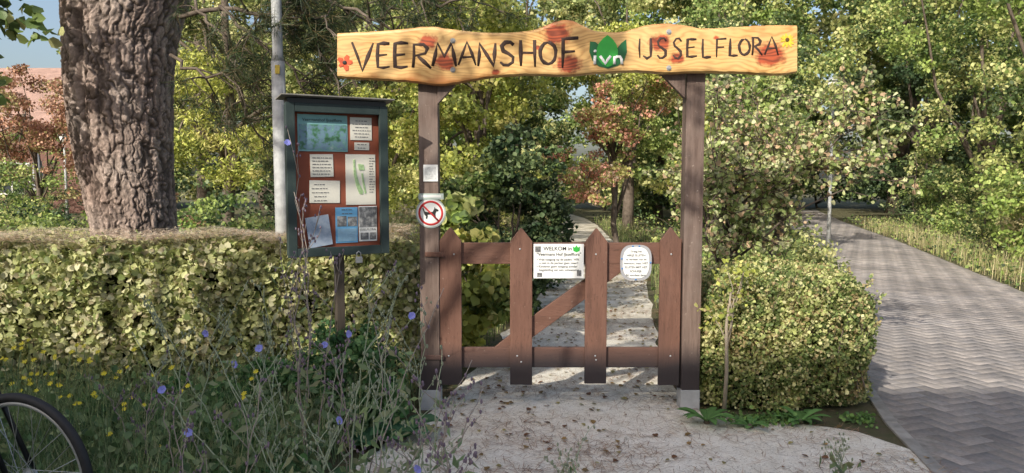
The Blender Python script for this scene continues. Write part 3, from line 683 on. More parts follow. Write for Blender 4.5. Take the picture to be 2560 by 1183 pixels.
d=nrmz(rng.normal(size=(len(pos),3))+np.array([.25,0,-.1])); pos+=rng.uniform(0,.08,(len(pos),1))*nrmz(np.repeat(rng.normal(size=(len(T),3)),nn,axis=0))
L_=rng.uniform(.09,.16,(len(pos),1)); X=nrmz(np.cross(d,rng.normal(size=d.shape)))*.0042; Y=nrmz(np.cross(d,X))*L_*.25
V,Q=inst(BLADE[0],BLADE[1],pos,X,Y,d*L_)
npmesh('needles',V,Q,rep(palette([(.05,.08,.035),(.035,.06,.026),(.08,.11,.045),(.15,.12,.055)],len(pos)),6),M_leaf,pine)
# ================================================================ HEDGES
def hedge(name,label,p0,p1,th,h,n,leaf,pal,amp=.05,rnd=.12,rin=.05,tmpl=LEAF_F,frq=2.2,loose=.035,spr=0,gp=-.33,drop=.35,under=.12):
    p0=np.array(p0);p1=np.array(p1); d=p1-p0; L0=np.linalg.norm(d); d=d/L0; nrm=np.array([d[1],-d[0]])
    if nrm[1]>0: nrm=-nrm
    areas=np.array([L0*h,L0*th*1.2,L0*h*.15,th*h,th*h]); areas/=areas.sum(); f=rng.choice(5,n,p=areas)
    s=rng.random(n)*L0; t=rng.random(n)*th; z=rng.random(n)**.85*h; dep=-rng.exponential(loose,n)+.02
    sN=np.zeros((n,3))
    m=f==0; t[m]=0-dep[m]; sN[m,:2]=nrm
    m=f==1; z[m]=h+dep[m]; sN[m,2]=1
    m=f==2; t[m]=th+dep[m]; sN[m,:2]=-nrm
    m=f==3; s[m]=0-dep[m]; sN[m,:2]=-d
    m=f==4; s[m]=L0+dep[m]; sN[m,:2]=d
    ez=np.clip((z-(h-rnd))/rnd,0,1)**2*rin; bz=np.clip((.25-z)/.25,0,1)**2*under
    t=np.where(t<th/2,t+ez+bz,t-ez-bz)
    es=np.clip(np.abs(s-L0/2)-(L0/2-rnd),0,rnd)/rnd; et=np.clip(np.abs(t-th/2)-(th/2-rnd),0,rnd)/rnd
    s=s-np.sign(s-L0/2)*(et**2*rin+ez*.8+bz*.6); t=t-np.sign(t-th/2)*es**2*rin; z=z-(es**2+et**2)*(z/h)**4*rin
    P=np.zeros((n,3)); P[:,:2]=p0+np.outer(s,d)-np.outer(t,nrm); P[:,2]=z
    fb=np.array([noise.fractal(Vector(q)*frq,1,2,3) for q in P]); P+=sN*(fb*amp)[:,None]
    gap=np.array([noise.noise(Vector(q)*6.5+Vector((3,3,3))) for q in P]); keep=(gap>gp)|(rng.random(n)<.3)
    low=(P[:,2]<.28)&(rng.random(n)<drop); keep&=~low
    P=P[keep]; sN=sN[keep]; P+=rng.normal(size=P.shape)*.012; P[:,2]=np.maximum(P[:,2],.03)
    e_=thing(name,label,'hedge',((p0[0]+p1[0])/2,(p0[1]+p1[1])/2,0))
    V,Q=leaves(P,leaf,sN+np.array([0,0,.25]),.6,tmpl)
    cl=np.array([int((noise.noise(Vector(q)*3)+1)*12) for q in P])
    c=palette(pal,len(P),cl)
    mb=MB(); SP=[]
    for _ in range(spr):
        ss=random.uniform(.05,L0-.05); tt_=random.choice([0,random.uniform(0,th)]); b=p0+d*ss-nrm*tt_; z0=h if tt_>0 else random.uniform(.4,h)
        o_=Vector((nrm[0]*.08 if tt_==0 else random.uniform(-.04,.04),nrm[1]*.08 if tt_==0 else 0,random.uniform(.02,.10)))
        a_=Vector((b[0],b[1],z0-.03)); pp=limb(mb,a_,a_+o_,.0025,.0015,.1,4,4)
        for q in pp[1:]:
            for _ in range(2): SP.append(q+Vector((random.gauss(0,.01),random.gauss(0,.01),random.gauss(0,.01))))
    if SP:
        SPa=np.array([tuple(q) for q in SP]); V2,Q2=leaves(SPa,leaf,None,1,tmpl); Q=np.vstack([Q,Q2+len(V)]); V=np.vstack([V,V2]); c=np.vstack([c,palette(pal,len(SPa))])
    npmesh('foliage',V,Q,rep(c,6),M_leaf,e_)
    for _ in range(int(L0*45)):
        ss=random.uniform(.08,L0-.08); b=p0+d*ss-nrm*random.uniform(.05,.16); z0=random.uniform(0,.3)
        limb(mb,(b[0],b[1],z0),(b[0]+random.uniform(-.15,.15)*(L0>2),b[1]+random.uniform(-.05,.03),z0+random.uniform(.25,.5)),.006,.003,.08,4,4)
    mb.obj('stem',M_twig,e_)
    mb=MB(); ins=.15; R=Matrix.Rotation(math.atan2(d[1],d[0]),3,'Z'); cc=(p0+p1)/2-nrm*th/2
    mb.box((cc[0],cc[1],(h-.16)/2),(L0-2*ins,th-2*ins,h-.16),R); mb.obj('dark_shade_core',M_core,e_)  # solid dark block standing in for the shade deep inside the hedge
    return e_
hedge('clipped_hedge','long clipped yellow-green hornbeam hedge topped with fallen pine needles',(-4.6,4.35),(-.60,5.0),.72,1.04,60000,.043,[(.58,.59,.29),(.46,.49,.20),(.68,.65,.41),(.24,.30,.10),(.56,.48,.30)],.09,spr=140,rnd=.12,rin=.05,loose=.045,frq=1.8)
hedge('clipped_hedge','square clipped small-leaved hedge block beside the gateway and road',(1.22,4.68),(2.34,4.68),1.1,.83,74000,.023,[(.48,.52,.20),(.34,.40,.13),(.64,.62,.31),(.17,.23,.075),(.48,.38,.19)],.085,rnd=.17,rin=.075,frq=3.0,loose=.045,spr=150,gp=-.40,drop=.2,under=.1)
e=thing('young_shrub','slim bare-stemmed sapling growing against the block hedge','shrub',(1.33,4.60,0))
mb=MB(); tp=[]; mb.tube([(1.31,4.60,-.02),(1.32,4.59,.3),(1.31,4.58,.6),(1.34,4.60,.8)],[.014,.012,.010,.006],7)
for _ in range(7): a_=(1.32,4.58,random.uniform(.45,.75)); b_=(1.32+random.uniform(-.12,.15),4.60+random.uniform(-.06,.1),random.uniform(.65,.95)); limb(mb,a_,b_,.005,.003,.1,4,4); tp.append(b_)
mb.obj('stem',mat('pale_sapling_bark',(.30,.25,.19),.85,.25,14,.3,50),e,smooth=True)
T=np.array(tp); P=T[rng.integers(0,len(T),160)]+rng.normal(size=(160,3))*.05; V,Q=leaves(P,.032,None,1,LEAF_F); npmesh('foliage',V,Q,rep(palette(YG,160),6),M_leaf,e)
# ================================================================ HAWTHORN
hw=thing('hawthorn_bush','sprawling hawthorn with sparse yellowing leaves on arching branches','shrub',(2.0,6.3,0))
mb=MB(); P=[]
main=[limb(mb,(1.95,6.3,-.02),(1.7,6.2,1.4),.05,.03,.05,8),limb(mb,(2.0,6.35,-.02),(2.3,6.4,1.5),.05,.03,.05,8),limb(mb,(1.9,6.3,-.02),(1.55,6.0,1.1),.04,.02,.05,8)]
ends=[(2290,440,5.9),(2250,255,6.0),(2160,210,6.2),(2180,300,6.0),(2235,360,6.2),(2210,395,5.7),(2060,250,6.3),(1960,240,6.4),(1880,220,6.4),(1800,260,6.2),(1790,330,5.9),(1850,300,6.4),(1920,350,6.2),(2000,380,5.9),(2080,330,6.1),(2120,440,5.9),(1960,470,6.0),(1950,430,5.9),(1860,420,5.8),(1790,420,5.7),(1780,500,5.7),(1840,530,5.8),(1900,540,6.0),(1960,540,6.2),(1860,600,6.0),(1800,600,5.7),(1940,610,6.0),(1980,610,6.1),(1770,230,6.0),(1790,200,6.4),(1700,330,6.6),(1690,430,6.6),(1720,500,6.6),(1710,560,6.6),(1970,300,6.7),(1840,370,6.8)]
for en in ends:
    E=Vector(W(*en)); s=random.choice(random.choice(main)[4:])
    pp=limb(mb,s,E,.012,.003,.12,5,9)
    for i in range(3,10):
        for _ in range(3):
            q=pp[i]; t=q+Vector((random.gauss(0,.13),random.gauss(0,.13),random.gauss(.05,.10))); limb(mb,q,t,.004,.002,.1,4,3)
            for _ in range(10): P.append(q.lerp(t,random.random()**.6)+Vector((random.gauss(0,.022),random.gauss(0,.022),random.gauss(0,.022))))
mb.obj('branch',M_twig,hw,smooth=True)
P=np.array([tuple(q) for q in P]); P=P[P[:,2]>.86+.3*np.clip(P[:,0]-2.1,0,1)]; V,Q=leaves(P,.040,np.tile((0,-.4,.8),(len(P),1)),.8,LEAF_F)
npmesh('foliage',V,Q,rep(palette([(.54,.58,.27),(.40,.48,.17),(.66,.66,.38),(.57,.40,.25),(.22,.29,.09)],len(P)),6),M_leaf,hw)
# ================================================================ BACKGROUND TREES
tree('willow_tree','fine-leaved yellow-green tree in the garden behind the hedge','tree',(-5.2,13.5),[(-5,13.5,4.6,2.3,1.8,2.2,YG2),(-4.5,12.6,2.4,1.8,1.3,1.3,YG),(-6.6,13.8,3.4,1.3,1.2,1.6,YG2)],30000,.085,.13,LEAF_L,.34,80)
tree('birch_tree','tall light green tree behind the noticeboard','tree',(-2.3,12.5),[(-2.3,12.5,4.4,1.9,1.5,2.1,YG2),(-2.0,12,2.1,1.5,1.0,1.1,YG)],21000,.072,.1,LEAF_D,.32,80)
tree('maple_tree','bright yellow-green maple glowing beyond the gateway','tree',(-.5,11.3),[(-.5,11.3,3.5,1.2,1.1,1.5,YG),(-.8,10.8,1.9,.8,.8,.9,YG)],14000,.065,.09,LEAF_F,.26,80)
tree('spindle_tree','small autumn tree with pink and green leaves by the path','tree',(1.85,13),[(1.9,13,3.45,1.2,.8,.6,YG),(1.35,12.7,1.95,.68,.5,.68,RD),(2.5,12.9,3.2,.6,.5,.65,RM),(1.0,13.2,3.1,.5,.5,.5,GR),(1.9,12.6,2.6,.6,.5,.5,RM),(1.35,12.5,1.35,.5,.4,.45,RD),(2.4,13.2,2.4,.6,.6,.6,GR)],22000,.047,.06,LEAF_F,.17,190,20,trunk_top=(1.7,13,2.6))
tree('ivy_shrub','dark ivy-clad shrub beside the garden path','shrub',(-.05,8.0),[(-.02,8.0,.8,.6,.5,.7,DK),(.14,8.0,1.6,.34,.35,.42,DK),(-.42,7.8,.55,.38,.35,.45,DK),(.25,7.8,.5,.38,.35,.42,DK),(-.32,8.1,1.35,.34,.3,.35,MX),(-.55,8.2,1.0,.3,.3,.4,MX),(.35,8.1,1.1,.25,.3,.35,DK)],13000,.055,.06,LEAF_F,.13,160,22)
tree('dogwood_shrub','broad-leaved bright green shrub just inside the gate','shrub',(-.28,5.9),[(-.3,5.9,.65,.32,.3,.45,YG),(-.42,6.1,1.0,.22,.2,.3,GR),(-.1,6.0,.4,.25,.2,.3,GR)],1900,.085,.02,LEAF_F,.16,26,12)
tree('hazel_tree','dense green tree between the path and the road','tree',(4.2,14),[(4.1,14,3.0,1.5,1.4,2.2,MX),(3.6,13.6,1.6,1.0,1.0,1.2,YG),(4.7,14.5,2.2,.9,1.1,1.4,GR),(5.9,14.6,3.1,.7,.6,.9,MX)],24000,.066,.1,LEAF_D,.3,110)
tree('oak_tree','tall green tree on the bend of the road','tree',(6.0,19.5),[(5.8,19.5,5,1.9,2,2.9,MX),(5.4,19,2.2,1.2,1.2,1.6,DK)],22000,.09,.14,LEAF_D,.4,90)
tree('poplar_tree','tall sunlit yellow-green tree overhanging the paved road','tree',(9.6,12.3),[(9.3,12,2.2,1.7,1.8,1.9,MX),(9.4,12.6,5.2,2.3,2.2,2.3,GR),(10.6,11.5,3.5,1.9,1.6,2.3,YG),(8.4,11.6,1.3,1.0,1.2,1.0,GR)],40000,.066,.14,LEAF_F,.32,190)
tree('ash_tree','leafy green tree lining the far side of the road','tree',(11.8,18.5),[(11.6,18.5,2.4,2.1,2.0,2.3,MX),(11.3,18.5,6.2,2.6,2.4,2.6,GR)],29000,.09,.15,LEAF_D,.4,140)
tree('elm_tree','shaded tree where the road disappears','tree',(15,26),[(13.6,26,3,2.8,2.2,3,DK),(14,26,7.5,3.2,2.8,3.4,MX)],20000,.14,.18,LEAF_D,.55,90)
tree('rowan_tree','rust coloured autumn tree in front of the brick house','tree',(-11.6,18.5),[(-11.8,18.5,3.0,1.7,1.2,1.1,RU),(-10.8,18.5,2.3,1.0,.9,.8,RU),(-12.8,18.5,2.0,1.0,.9,.8,RU)],15000,.07,.07,LEAF_D,.26,100,24)
tree('lime_tree','broadleaf tree branch with dark leaves against the sky','tree',(-5.3,5.4),[(-3.7,5.4,3.0,.45,.4,.2,MX),(-3.5,5.4,2.6,.30,.3,.14,MX),(-3.9,5.4,2.15,.25,.3,.16,MX),(-4.6,5.4,3.5,.8,.8,.6,MX)],1500,.09,.1,LEAF_F,.18,40,30,trunk_top=(-5.1,5.4,4.2))
tree('lime_tree','open broadleaf tree on the pavement opposite the gateway','tree',(-6.2,-1.5),[(-2.5,.0,5.6,1.0,.8,.5,GR),(-4.8,.0,6.0,.7,.6,.4,GR)],1400,.085,.13,LEAF_D,.24,24,14,trunk_top=(-5.2,-1.0,5.4))
g='far wood of tall mixed trees'
tA=tree('woodland_tree','tall yellow-green woodland tree','tree',(0,25),[(0,25,6.2,2.6,2.2,3.2,YG2),(-.6,24.6,2.6,2.2,1.7,2.0,MX)],17000,.135,.2,LEAF_D,.46,110,group=g)
tB=tree('woodland_tree','tall green woodland tree','tree',(5,26),[(5,26,5.4,2.4,2.2,3.4,GR),(5.4,25.6,2.2,2.2,1.6,1.8,MX)],17000,.135,.2,LEAF_D,.46,110,group=g)
for (x,y,s,k) in [(-9,22,.95,0),(-4.5,22,1.0,0),(-12.5,25,.8,1),(-1.8,20,.8,1),(3.2,21,.85,0),(9.0,30,1.1,1),(-16,34,.85,1),(-11,34,1.35,0),(-5,35,1.4,1),(1,36,1.5,0),(7,37,1.5,1),(13,38,1.6,0),(19,36,1.5,1),(24,33,1.5,0),(18.5,27,1.3,1),(14.5,20.5,1.1,0),(11.5,33,1.5,1),(15.5,31,1.5,0)]:
    copy_tree((tA,tB)[k],(x,y),s,random.uniform(0,6.28))
sh=[(-7.9,11.5,.55,1.3,DK),(-6.2,10.4,.5,1.2,GR),(-4.3,10,.75,1.0,DK),(-3.4,9.0,.65,.75,GR),(-2.6,10.2,.9,1.0,DK),(-1.7,9.2,.6,.7,ST),(-9.5,14,.9,1.4,GR),(-7.5,15,.8,1.4,RU),(-1.2,10.2,.9,.7,YG),(-4.9,8.4,.5,.8,YG2),(3.0,10.5,.45,.9,DK),(2.4,8.2,.45,.6,GR),(3.1,12.5,.6,.9,GR),(.2,15,.6,.9,ST),(3.4,9.2,.45,.6,YG2),(.1,17.5,.8,1.1,YG),(7.8,9.5,.42,.9,ST),(8.2,11.0,.6,.8,GR),(9.3,13.9,.75,.95,MX),(-6.0,8.2,.45,.9,YG2),(-7.0,9.0,.5,.9,GR),(-13.5,21,1.0,1.8,DK),(-16,24,.9,1.8,GR),(10.1,16.2,.9,1.1,GR),(11.1,19.5,1.2,1.3,MX),(12.3,23.2,1.5,1.6,DK),(5.3,17.5,.7,.9,GR),(8.7,12.4,.55,.7,ST),(7.3,8.4,.28,.6,ST),(.15,10.2,.4,.5,DK)]
shs=[]
for (x,y,hz,r,pal) in sh:
    shs.append(tree('garden_shrub','low rounded leafy garden shrub','shrub',(x,y),[(x,y,hz,r,r*.7,hz,pal),(x+r*.4,y-.2,hz*.7,r*.6,r*.5,hz*.7,pal)],3500,.055,.02,LEAF_D,.2,46,14,group='garden shrubs in the beds'))
for (x,y,s,k) in [(-8,27,2.6,0),(-5,28,2.8,1),(-1.5,28,2.6,4),(4.8,27,2.4,2),(7.5,31,2.8,0),(4.0,33,2.8,1),(1,34,2.8,6),(17,31,3,0),(20,30,3,1),(14.5,36,3,4),(11,37,3,2),(13.2,15.5,2.2,18),(15.5,22,2.4,18),(12.8,10.5,2.0,17),(-18,28,1.9,6),(-20.5,28.5,1.7,21)]:
    t=copy_tree(shs[k],(x,y),s,random.uniform(0,6.28),.9)
# ================================================================ GROUND COVER / GRASS
def on_path(x,y): return (x>pL(y)-.05)&(x<pR(y)+.05)
def on_road(x,y): return (x>rL(y)-.12)&(x<rR(y)+.02)
def scatter(n,x0,x1,y0,y1,f=None):
    x=rng.uniform(x0,x1,n); y=y0+(y1-y0)*rng.random(n)**1.3; k=~on_path(x,y)&~on_road(x,y)
    if f is not None: k&=f(x,y)
    return np.stack([x[k],y[k]],1)
P2=scatter(50000,-14,16,6.2,26); z=np.abs(rng.normal(0,.09,len(P2)))+.01
V,Q=leaves(np.column_stack([P2,z]),.07,np.tile((0,0,1),(len(P2),1)),.9,LEAF_D)
setp(npmesh('ground_cover',V,Q,rep(palette(GR+DK+[(.26,.2,.11)],len(P2)),4),M_leaf),kind='stuff')
def blades(name,P2,h,w,pal,zb=0):
    n=len(P2); a=rng.uniform(0,6.28,n); H=h*rng.uniform(.4,1.25,n)[:,None]
    X=np.column_stack([np.cos(a),np.sin(a),0*a])*w; Y=np.column_stack([-np.sin(a),np.cos(a),-.2+0*a])*H*rng.uniform(.1,1.2,(n,1)); Z=np.tile((0,0,1.),(n,1))*H
    V,Q=inst(BLADE[0],BLADE[1],np.column_stack([P2,np.full(n,zb)]),X,Y,Z)
    return setp(npmesh(name,V,Q,rep(palette(pal,n),6),M_leaf),kind='stuff')
blades('meadow_grass',scatter(17000,-4,-.55,2.3,4.9,lambda x,y:(x<-.62-(4.8-y)*.30)),.40,.0052,[(.21,.31,.13),(.28,.36,.16),(.38,.40,.21),(.13,.21,.09)])
blades('verge_grass',np.vstack([scatter(20000,6.2,13,7,22,lambda x,y:(x<rR(y)+1.0)&(x>rR(y)-.02)&(np.sin(x*5.1+y*2.3)+np.sin(y*3.7)>-1.1))]),.40,.009,ST+ST+[(.3,.38,.13)])
P2=scatter(9000,6.2,13,7.5,22,lambda x,y:(x<rR(y)+1.2)&(x>rR(y)+.05)); z=rng.random(len(P2))**1.4*.35
V,Q=leaves(np.column_stack([P2,z+.01]),.06,np.tile((0,-.3,1),(len(P2),1)),.7,LEAF_D)
setp(npmesh('verge_weeds',V,Q,rep(palette(GR+MX,len(P2)),4),M_leaf),kind='stuff')
blades('path_edge_grass',scatter(16000,-1.2,4.5,6.4,24,lambda x,y:((x>pL(y)-.9)&(x<pR(y)+.9))),.34,.008,[(.22,.28,.10),(.38,.38,.17),(.16,.22,.07),(.46,.42,.22)])
P2=np.column_stack([rng.uniform(1.2,2.2,1300),4.60-np.abs(rng.normal(0,.08,1300))]); P2=P2[rng.random(len(P2))<.5+.5*np.sin(P2[:,0]*9)]; z=np.abs(rng.normal(0,.02,len(P2)))+.012
V,Q=leaves(np.column_stack([P2,z]),.024,np.tile((0,-.3,1),(len(P2),1)),.9,LEAF_F)
setp(npmesh('creeping_weeds',V,Q,rep(palette([(.14,.26,.07),(.2,.34,.09),(.10,.19,.06)],len(P2)),6),M_leaf),kind='stuff')
CL=[(.09,.20,.07),(.15,.28,.10),(.07,.15,.055)]
tree('clover_mound','dense dark green leafy weeds in front of the hedge','plant',(-.98,4.35),[(-.95,4.4,.34,.30,.22,.30,CL),(-1.35,4.4,.26,.26,.22,.24,CL),(-.8,4.3,.14,.16,.16,.12,CL)],5200,.034,.006,LEAF_F,.10,80,25)
tree('nettle_mound','tangled dark green weeds growing against the hedge','plant',(-2.0,4.0),[(-1.75,4.1,.18,.3,.25,.2,CL),(-2.3,3.9,.14,.36,.3,.16,CL),(-2.9,3.9,.14,.3,.25,.16,CL),(-1.45,3.6,.14,.26,.3,.16,CL),(-1.15,3.3,.12,.22,.3,.14,CL)],4200,.036,.006,LEAF_F,.10,90,25)
P2=np.column_stack([rng.uniform(-3.6,-.75,6500),rng.uniform(2.6,4.6,6500)]); P2=P2[P2[:,0]<-.62-(4.8-P2[:,1])*.30]; z=rng.random(len(P2))**1.3*.34
V,Q=leaves(np.column_stack([P2,z+.01]),.040,np.tile((0,-.3,1),(len(P2),1)),.7,LEAF_F)
setp(npmesh('meadow_weeds',V,Q,rep(palette([(.15,.24,.10),(.21,.31,.14),(.30,.37,.19),(.10,.17,.07)],len(P2)),6),M_leaf),kind='stuff')
n=14000; cx_=rng.uniform(-.9,2.1,200); cy_=3.2+5.3*rng.random(200)**1.3; k=rng.integers(0,200,n); P2=np.column_stack([cx_[k],cy_[k]])+rng.normal(size=(n,2))*np.array([.22,.09])
P2=P2[on_path(P2[:,0],P2[:,1])]; n=len(P2)
def needles(name,P3,L0=.1,wd=.0028,pal=[(.32,.18,.11),(.22,.13,.085),(.42,.28,.18)]):
    n=len(P3); a=rng.uniform(0,6.28,n); dx=np.column_stack([np.cos(a),np.sin(a),rng.normal(0,.06,n)]); X=np.column_stack([-np.sin(a),np.cos(a),0*a])*wd; Ln=L0*rng.uniform(.4,1.2,(n,1))
    V,Q=inst(BLADE[0],BLADE[1],P3,X,X*8,dx*Ln); return setp(npmesh(name,V,Q,rep(palette(pal,n),6),M_needle),kind='stuff')
needles('fallen_pine_needles',np.column_stack([P2,.010+.004*rng.random(n)]),.11,.0027)
n=12000; s=rng.random(n); t=rng.random(n)*.68+.02; dd=np.array([4.0,.65]); dd/=np.linalg.norm(dd); nn_=np.array([-dd[1],dd[0]])
P2=np.array([-4.6,4.35])+np.outer(s*4.0,dd)+np.outer(t,nn_); hz=np.array([1.075+.07*noise.noise(Vector((p[0]*1.8,p[1]*1.8,1))) for p in P2]); needles('hedge_top_needles',np.column_stack([P2,hz+.06*rng.random(n)]),.14,.0040,[(.70,.53,.37),(.56,.40,.26),(.78,.66,.50)])
yl=3.4+12*rng.random(1500)**.8; xl=np.array([random.uniform(pL(y),pR(y)) for y in yl]); V,Q=leaves(np.column_stack([xl,yl,np.full(1500,.014)]),.035,np.tile((0,0,1.),(1500,1)),4,LEAF_F,0)
setp(npmesh('fallen_leaves',V,Q,rep(palette([(.3,.2,.08),(.2,.1,.05),(.35,.3,.12)],1500),6),M_leaf),kind='stuff')
# ================================================================ ROSETTE PLANTS
def rosette(name,label,x,y,n,L0,w,pal,up=.6,rnd=False):
    e=thing(name,label,'plant',(x,y,0)); V=[];Q=[];Cc=[]
    for i in range(n):
        a=2*math.pi*i/n+random.uniform(-.3,.3); l=L0*random.uniform(.7,1.15); el=up*random.uniform(.5,1.2); m=7; c=np.array(random.choice(pal))*random.uniform(.8,1.2)
        for j in range(m+1):
            t=j/m; wd=w*(math.sin(math.pi*min(1,t*.9+.08))**(.6 if rnd else .9))*(1 if rnd else (.45+.75*t))*(1+.18*(j%2))
            if t==1: wd*=.15
            rr_=l*t; zz=l*(el*t-.55*el*t*t*1.2)+.015
            for sd,lift in((-1,.25),(0,0),(1,.25)):
                V.append((x+rr_*math.cos(a)-sd*wd*math.sin(a),y+rr_*math.sin(a)+sd*wd*math.cos(a),max(.008,zz+abs(sd)*wd*lift))); Cc.append(c*(1.25 if sd==0 else 1))
            if j<m:
                o=len(V)-3; Q+=[(o,o+1,o+4,o+3),(o+1,o+2,o+5,o+4)]
    npmesh('leaves',V,Q,np.array(Cc),M_leaf,e)
    mb=MB(); mb.ell((x,y,.01),(.02,.02,.02)); mb.obj('root_crown',M_twig,e)
gl=[(.11,.23,.07),(.14,.28,.09)]
rosette('broad_leaf_plant','round-leaved dark green plant at the path edge',-.62,4.22,8,.2,.075,[(.07,.16,.08),(.09,.2,.09)],.9,True)
rosette('broad_leaf_plant','round-leaved dark green plant at the path edge',-.80,4.1,6,.16,.06,[(.07,.16,.08),(.09,.2,.09)],.9,True)
rosette('dandelion_plant','rosette of toothed green leaves at the foot of the hedge',1.18,4.5,14,.2,.026,gl,.8)
rosette('dandelion_plant','rosette of toothed green leaves at the foot of the hedge',1.75,4.5,12,.17,.024,gl,.7)
rosette('dandelion_plant','rosette of toothed green leaves at the foot of the hedge',1.42,4.42,9,.13,.020,gl,.6)
rosette('dock_plant','large coarse green leaves at the foot of the chicory',-.75,3.35,7,.3,.06,[(.07,.15,.06)],1.1)
# ================================================================ CHICORY
def ribpet(u,c,r,N_,col,V,Q,Cc):
    n=Vector(u).normalized(); a=n.orthogonal().normalized(); b=n.cross(a)
    for k in range(N_):
        th=2*math.pi*k/N_; d=a*math.cos(th)+b*math.sin(th); s=n.cross(d); R=r*random.uniform(.85,1.1); w=R*.24; c_=Vector(c); o=len(V)
        for (t,ww) in ((.1,.5),(.7,1),(1,.75)):
            for sd in(-1,1): V.append(tuple(c_+d*R*t+s*w*ww*sd+n*R*.25*t)); Cc.append(np.array(col)*random.uniform(.85,1.15))
        Q+=[(o,o+1,o+3,o+2),(o+2,o+3,o+5,o+4)]
def chicory(base,tips,fl,r=.0036,brn=.3,buds=7):
    e=thing('chicory_plant','wiry grey-green chicory stalks with buds and blue flowers' if fl else 'wiry dried chicory stalks with brown seed heads','plant',(base[0],base[1],0),group='chicory plants along the hedge')
    mb=MB(); bd=MB()
    for tp in tips:
        A=Vector((base[0]+random.gauss(0,.03),base[1]+random.gauss(0,.03),-.01)); B=Vector(tp); pts=[]; L0=(B-A).length; m=12; bow=Vector((random.uniform(-.1,.1),random.uniform(-.1,.1),.05))*L0
        for i in range(m+1):
            t=i/m; pts.append(A.lerp(B,t)+bow*math.sin(t*math.pi)+Vector((random.gauss(0,.007),random.gauss(0,.007),0))*(0<i<m))
        mb.tube(pts,[r*(1-.6*i/m) for i in range(m+1)],6)
        for _ in range(buds):
            i=random.randint(4,m-1); s=pts[i]; d=Vector((random.uniform(-1,1),random.uniform(-1,1),random.uniform(.6,1.5))).normalized()*random.uniform(.06,.2)
            q=limb(mb,s,s+d,r*.5,r*.3,.08,5,5)
            for p in [q[-1],q[3]]+([q[4]] if random.random()<.5 else []):
                for _ in range(random.randint(1,3)): o=Vector((random.gauss(0,.008),random.gauss(0,.008),random.gauss(.004,.008))); bd.ell(p+o,(.0045,.0045,.008),6,4)
        for i in range(4,m+1):
            if random.random()<.7: bd.ell(pts[i]+Vector((random.gauss(0,.006),-.004,.004)),(.005,.005,.009),6,4)
    dry=random.random()<brn
    mb.obj('stalk',M_stem,e,tint=[(.36,.41,.28) if not dry else (.34,.29,.25)]*len(mb.v),smooth=True)
    bd.obj('bud',M_stem,e,tint=[(.20,.15,.19) if dry else (.27,.30,.20)]*len(bd.v),smooth=True)
    if fl:
        V=[];Q=[];Cc=[]
        for p in fl: ribpet((random.uniform(-.6,.6),-1,random.uniform(-.2,.9)),p,.0160,14,(.32,.34,.84),V,Q,Cc)
        npmesh('flower',V,Q,np.array(Cc),M_petal,e)
    T=[]
    for tp in tips:
        for _ in range(30): t=random.random()**1.8*.7; T.append(Vector((base[0],base[1],0)).lerp(Vector(tp),t)+Vector((random.gauss(0,.04),random.gauss(0,.04),random.gauss(.02,.03))))
    T=np.array([tuple(t) for t in T]); T[:,2]=np.maximum(T[:,2],.02); V,Q=leaves(T,.06,None,1,LEAF_L); npmesh('leaf',V,Q,rep(palette([(.18,.26,.12),(.24,.32,.15),(.30,.32,.17)],len(T)),4),M_leaf,e)
def bs_(u,y): return ((u-1280)/FL*y,y)
plants=[
 (bs_(745,3.9),[(718,320,3.9),(735,480,3.85),(765,560,3.9)],[(718,357,3.88)]),
 (bs_(760,3.4),[(800,520,3.4),(700,600,3.4),(850,640,3.3)],[]),
 (bs_(930,3.1),[(1000,700,3.1),(930,700,3.0)],[(1030,790,2.98)]),
 (bs_(1060,2.75),[(1105,870,2.75),(985,940,2.7),(1060,830,2.75)],[(1045,1172,2.6)]),
 (bs_(880,3.3),[(873,820,3.3),(815,850,3.3),(900,700,3.4)],[(873,835,3.28),(812,862,3.28)]),
 (bs_(620,3.2),[(515,820,3.2),(640,860,3.1),(400,800,3.2)],[(515,833,3.18),(587,910,3.18)]),
 (bs_(500,3.0),[(405,960,3.0),(470,1050,2.9)],[(405,975,2.98),(472,1082,2.88)]),
 (bs_(760,2.9),[(640,860,2.9),(840,900,2.9),(560,930,2.8)],[(648,872,2.88),(850,1050,2.8)]),
 (bs_(1120,2.5),[(1090,930,2.5),(1210,960,2.5),(1030,1010,2.5)],[]),
 (bs_(560,2.7),[(440,1000,2.7),(650,960,2.7)],[]),
 (bs_(700,3.7),[(480,740,3.8),(660,720,3.7)],[]),
 (bs_(840,2.6),[(740,1000,2.6),(900,960,2.6)],[]),
 (bs_(1420,3.2),[(1425,1125,3.2),(1445,1140,3.2)],[]),
 (bs_(360,3.4),[(250,960,3.4),(420,880,3.4)],[]),
 (bs_(1000,3.5),[(985,800,3.5),(1010,700,3.5)],[]),
 (bs_(2110,3.5),[(2100,1140,3.5),(2130,1150,3.5)],[]),
 (bs_(900,2.7),[(1110,720,2.9),(1180,900,2.7)],[]),
 (bs_(700,3.0),[(980,760,3.1),(330,830,3.2)],[]),
 (bs_(450,3.3),[(380,760,3.5),(620,700,3.5)],[]),
]
for b,t,f in plants:
    chicory(b,[W(*q) for q in t],[W(*q) for q in f],brn=.35 if f else .6,buds=6 if len(t)>2 else 4)
yf=[(35,870),(55,860),(62,905),(95,935),(110,880),(130,935),(125,960),(180,880),(200,900),(225,905),(235,985),(260,935),(150,965),(175,990),(300,930),(335,875),(30,960),(75,960),(330,995),(190,1010),(310,1010),(430,920),(470,965),(610,985),(640,930),(405,1115),(275,1085),(85,900),(15,900),(245,880)]
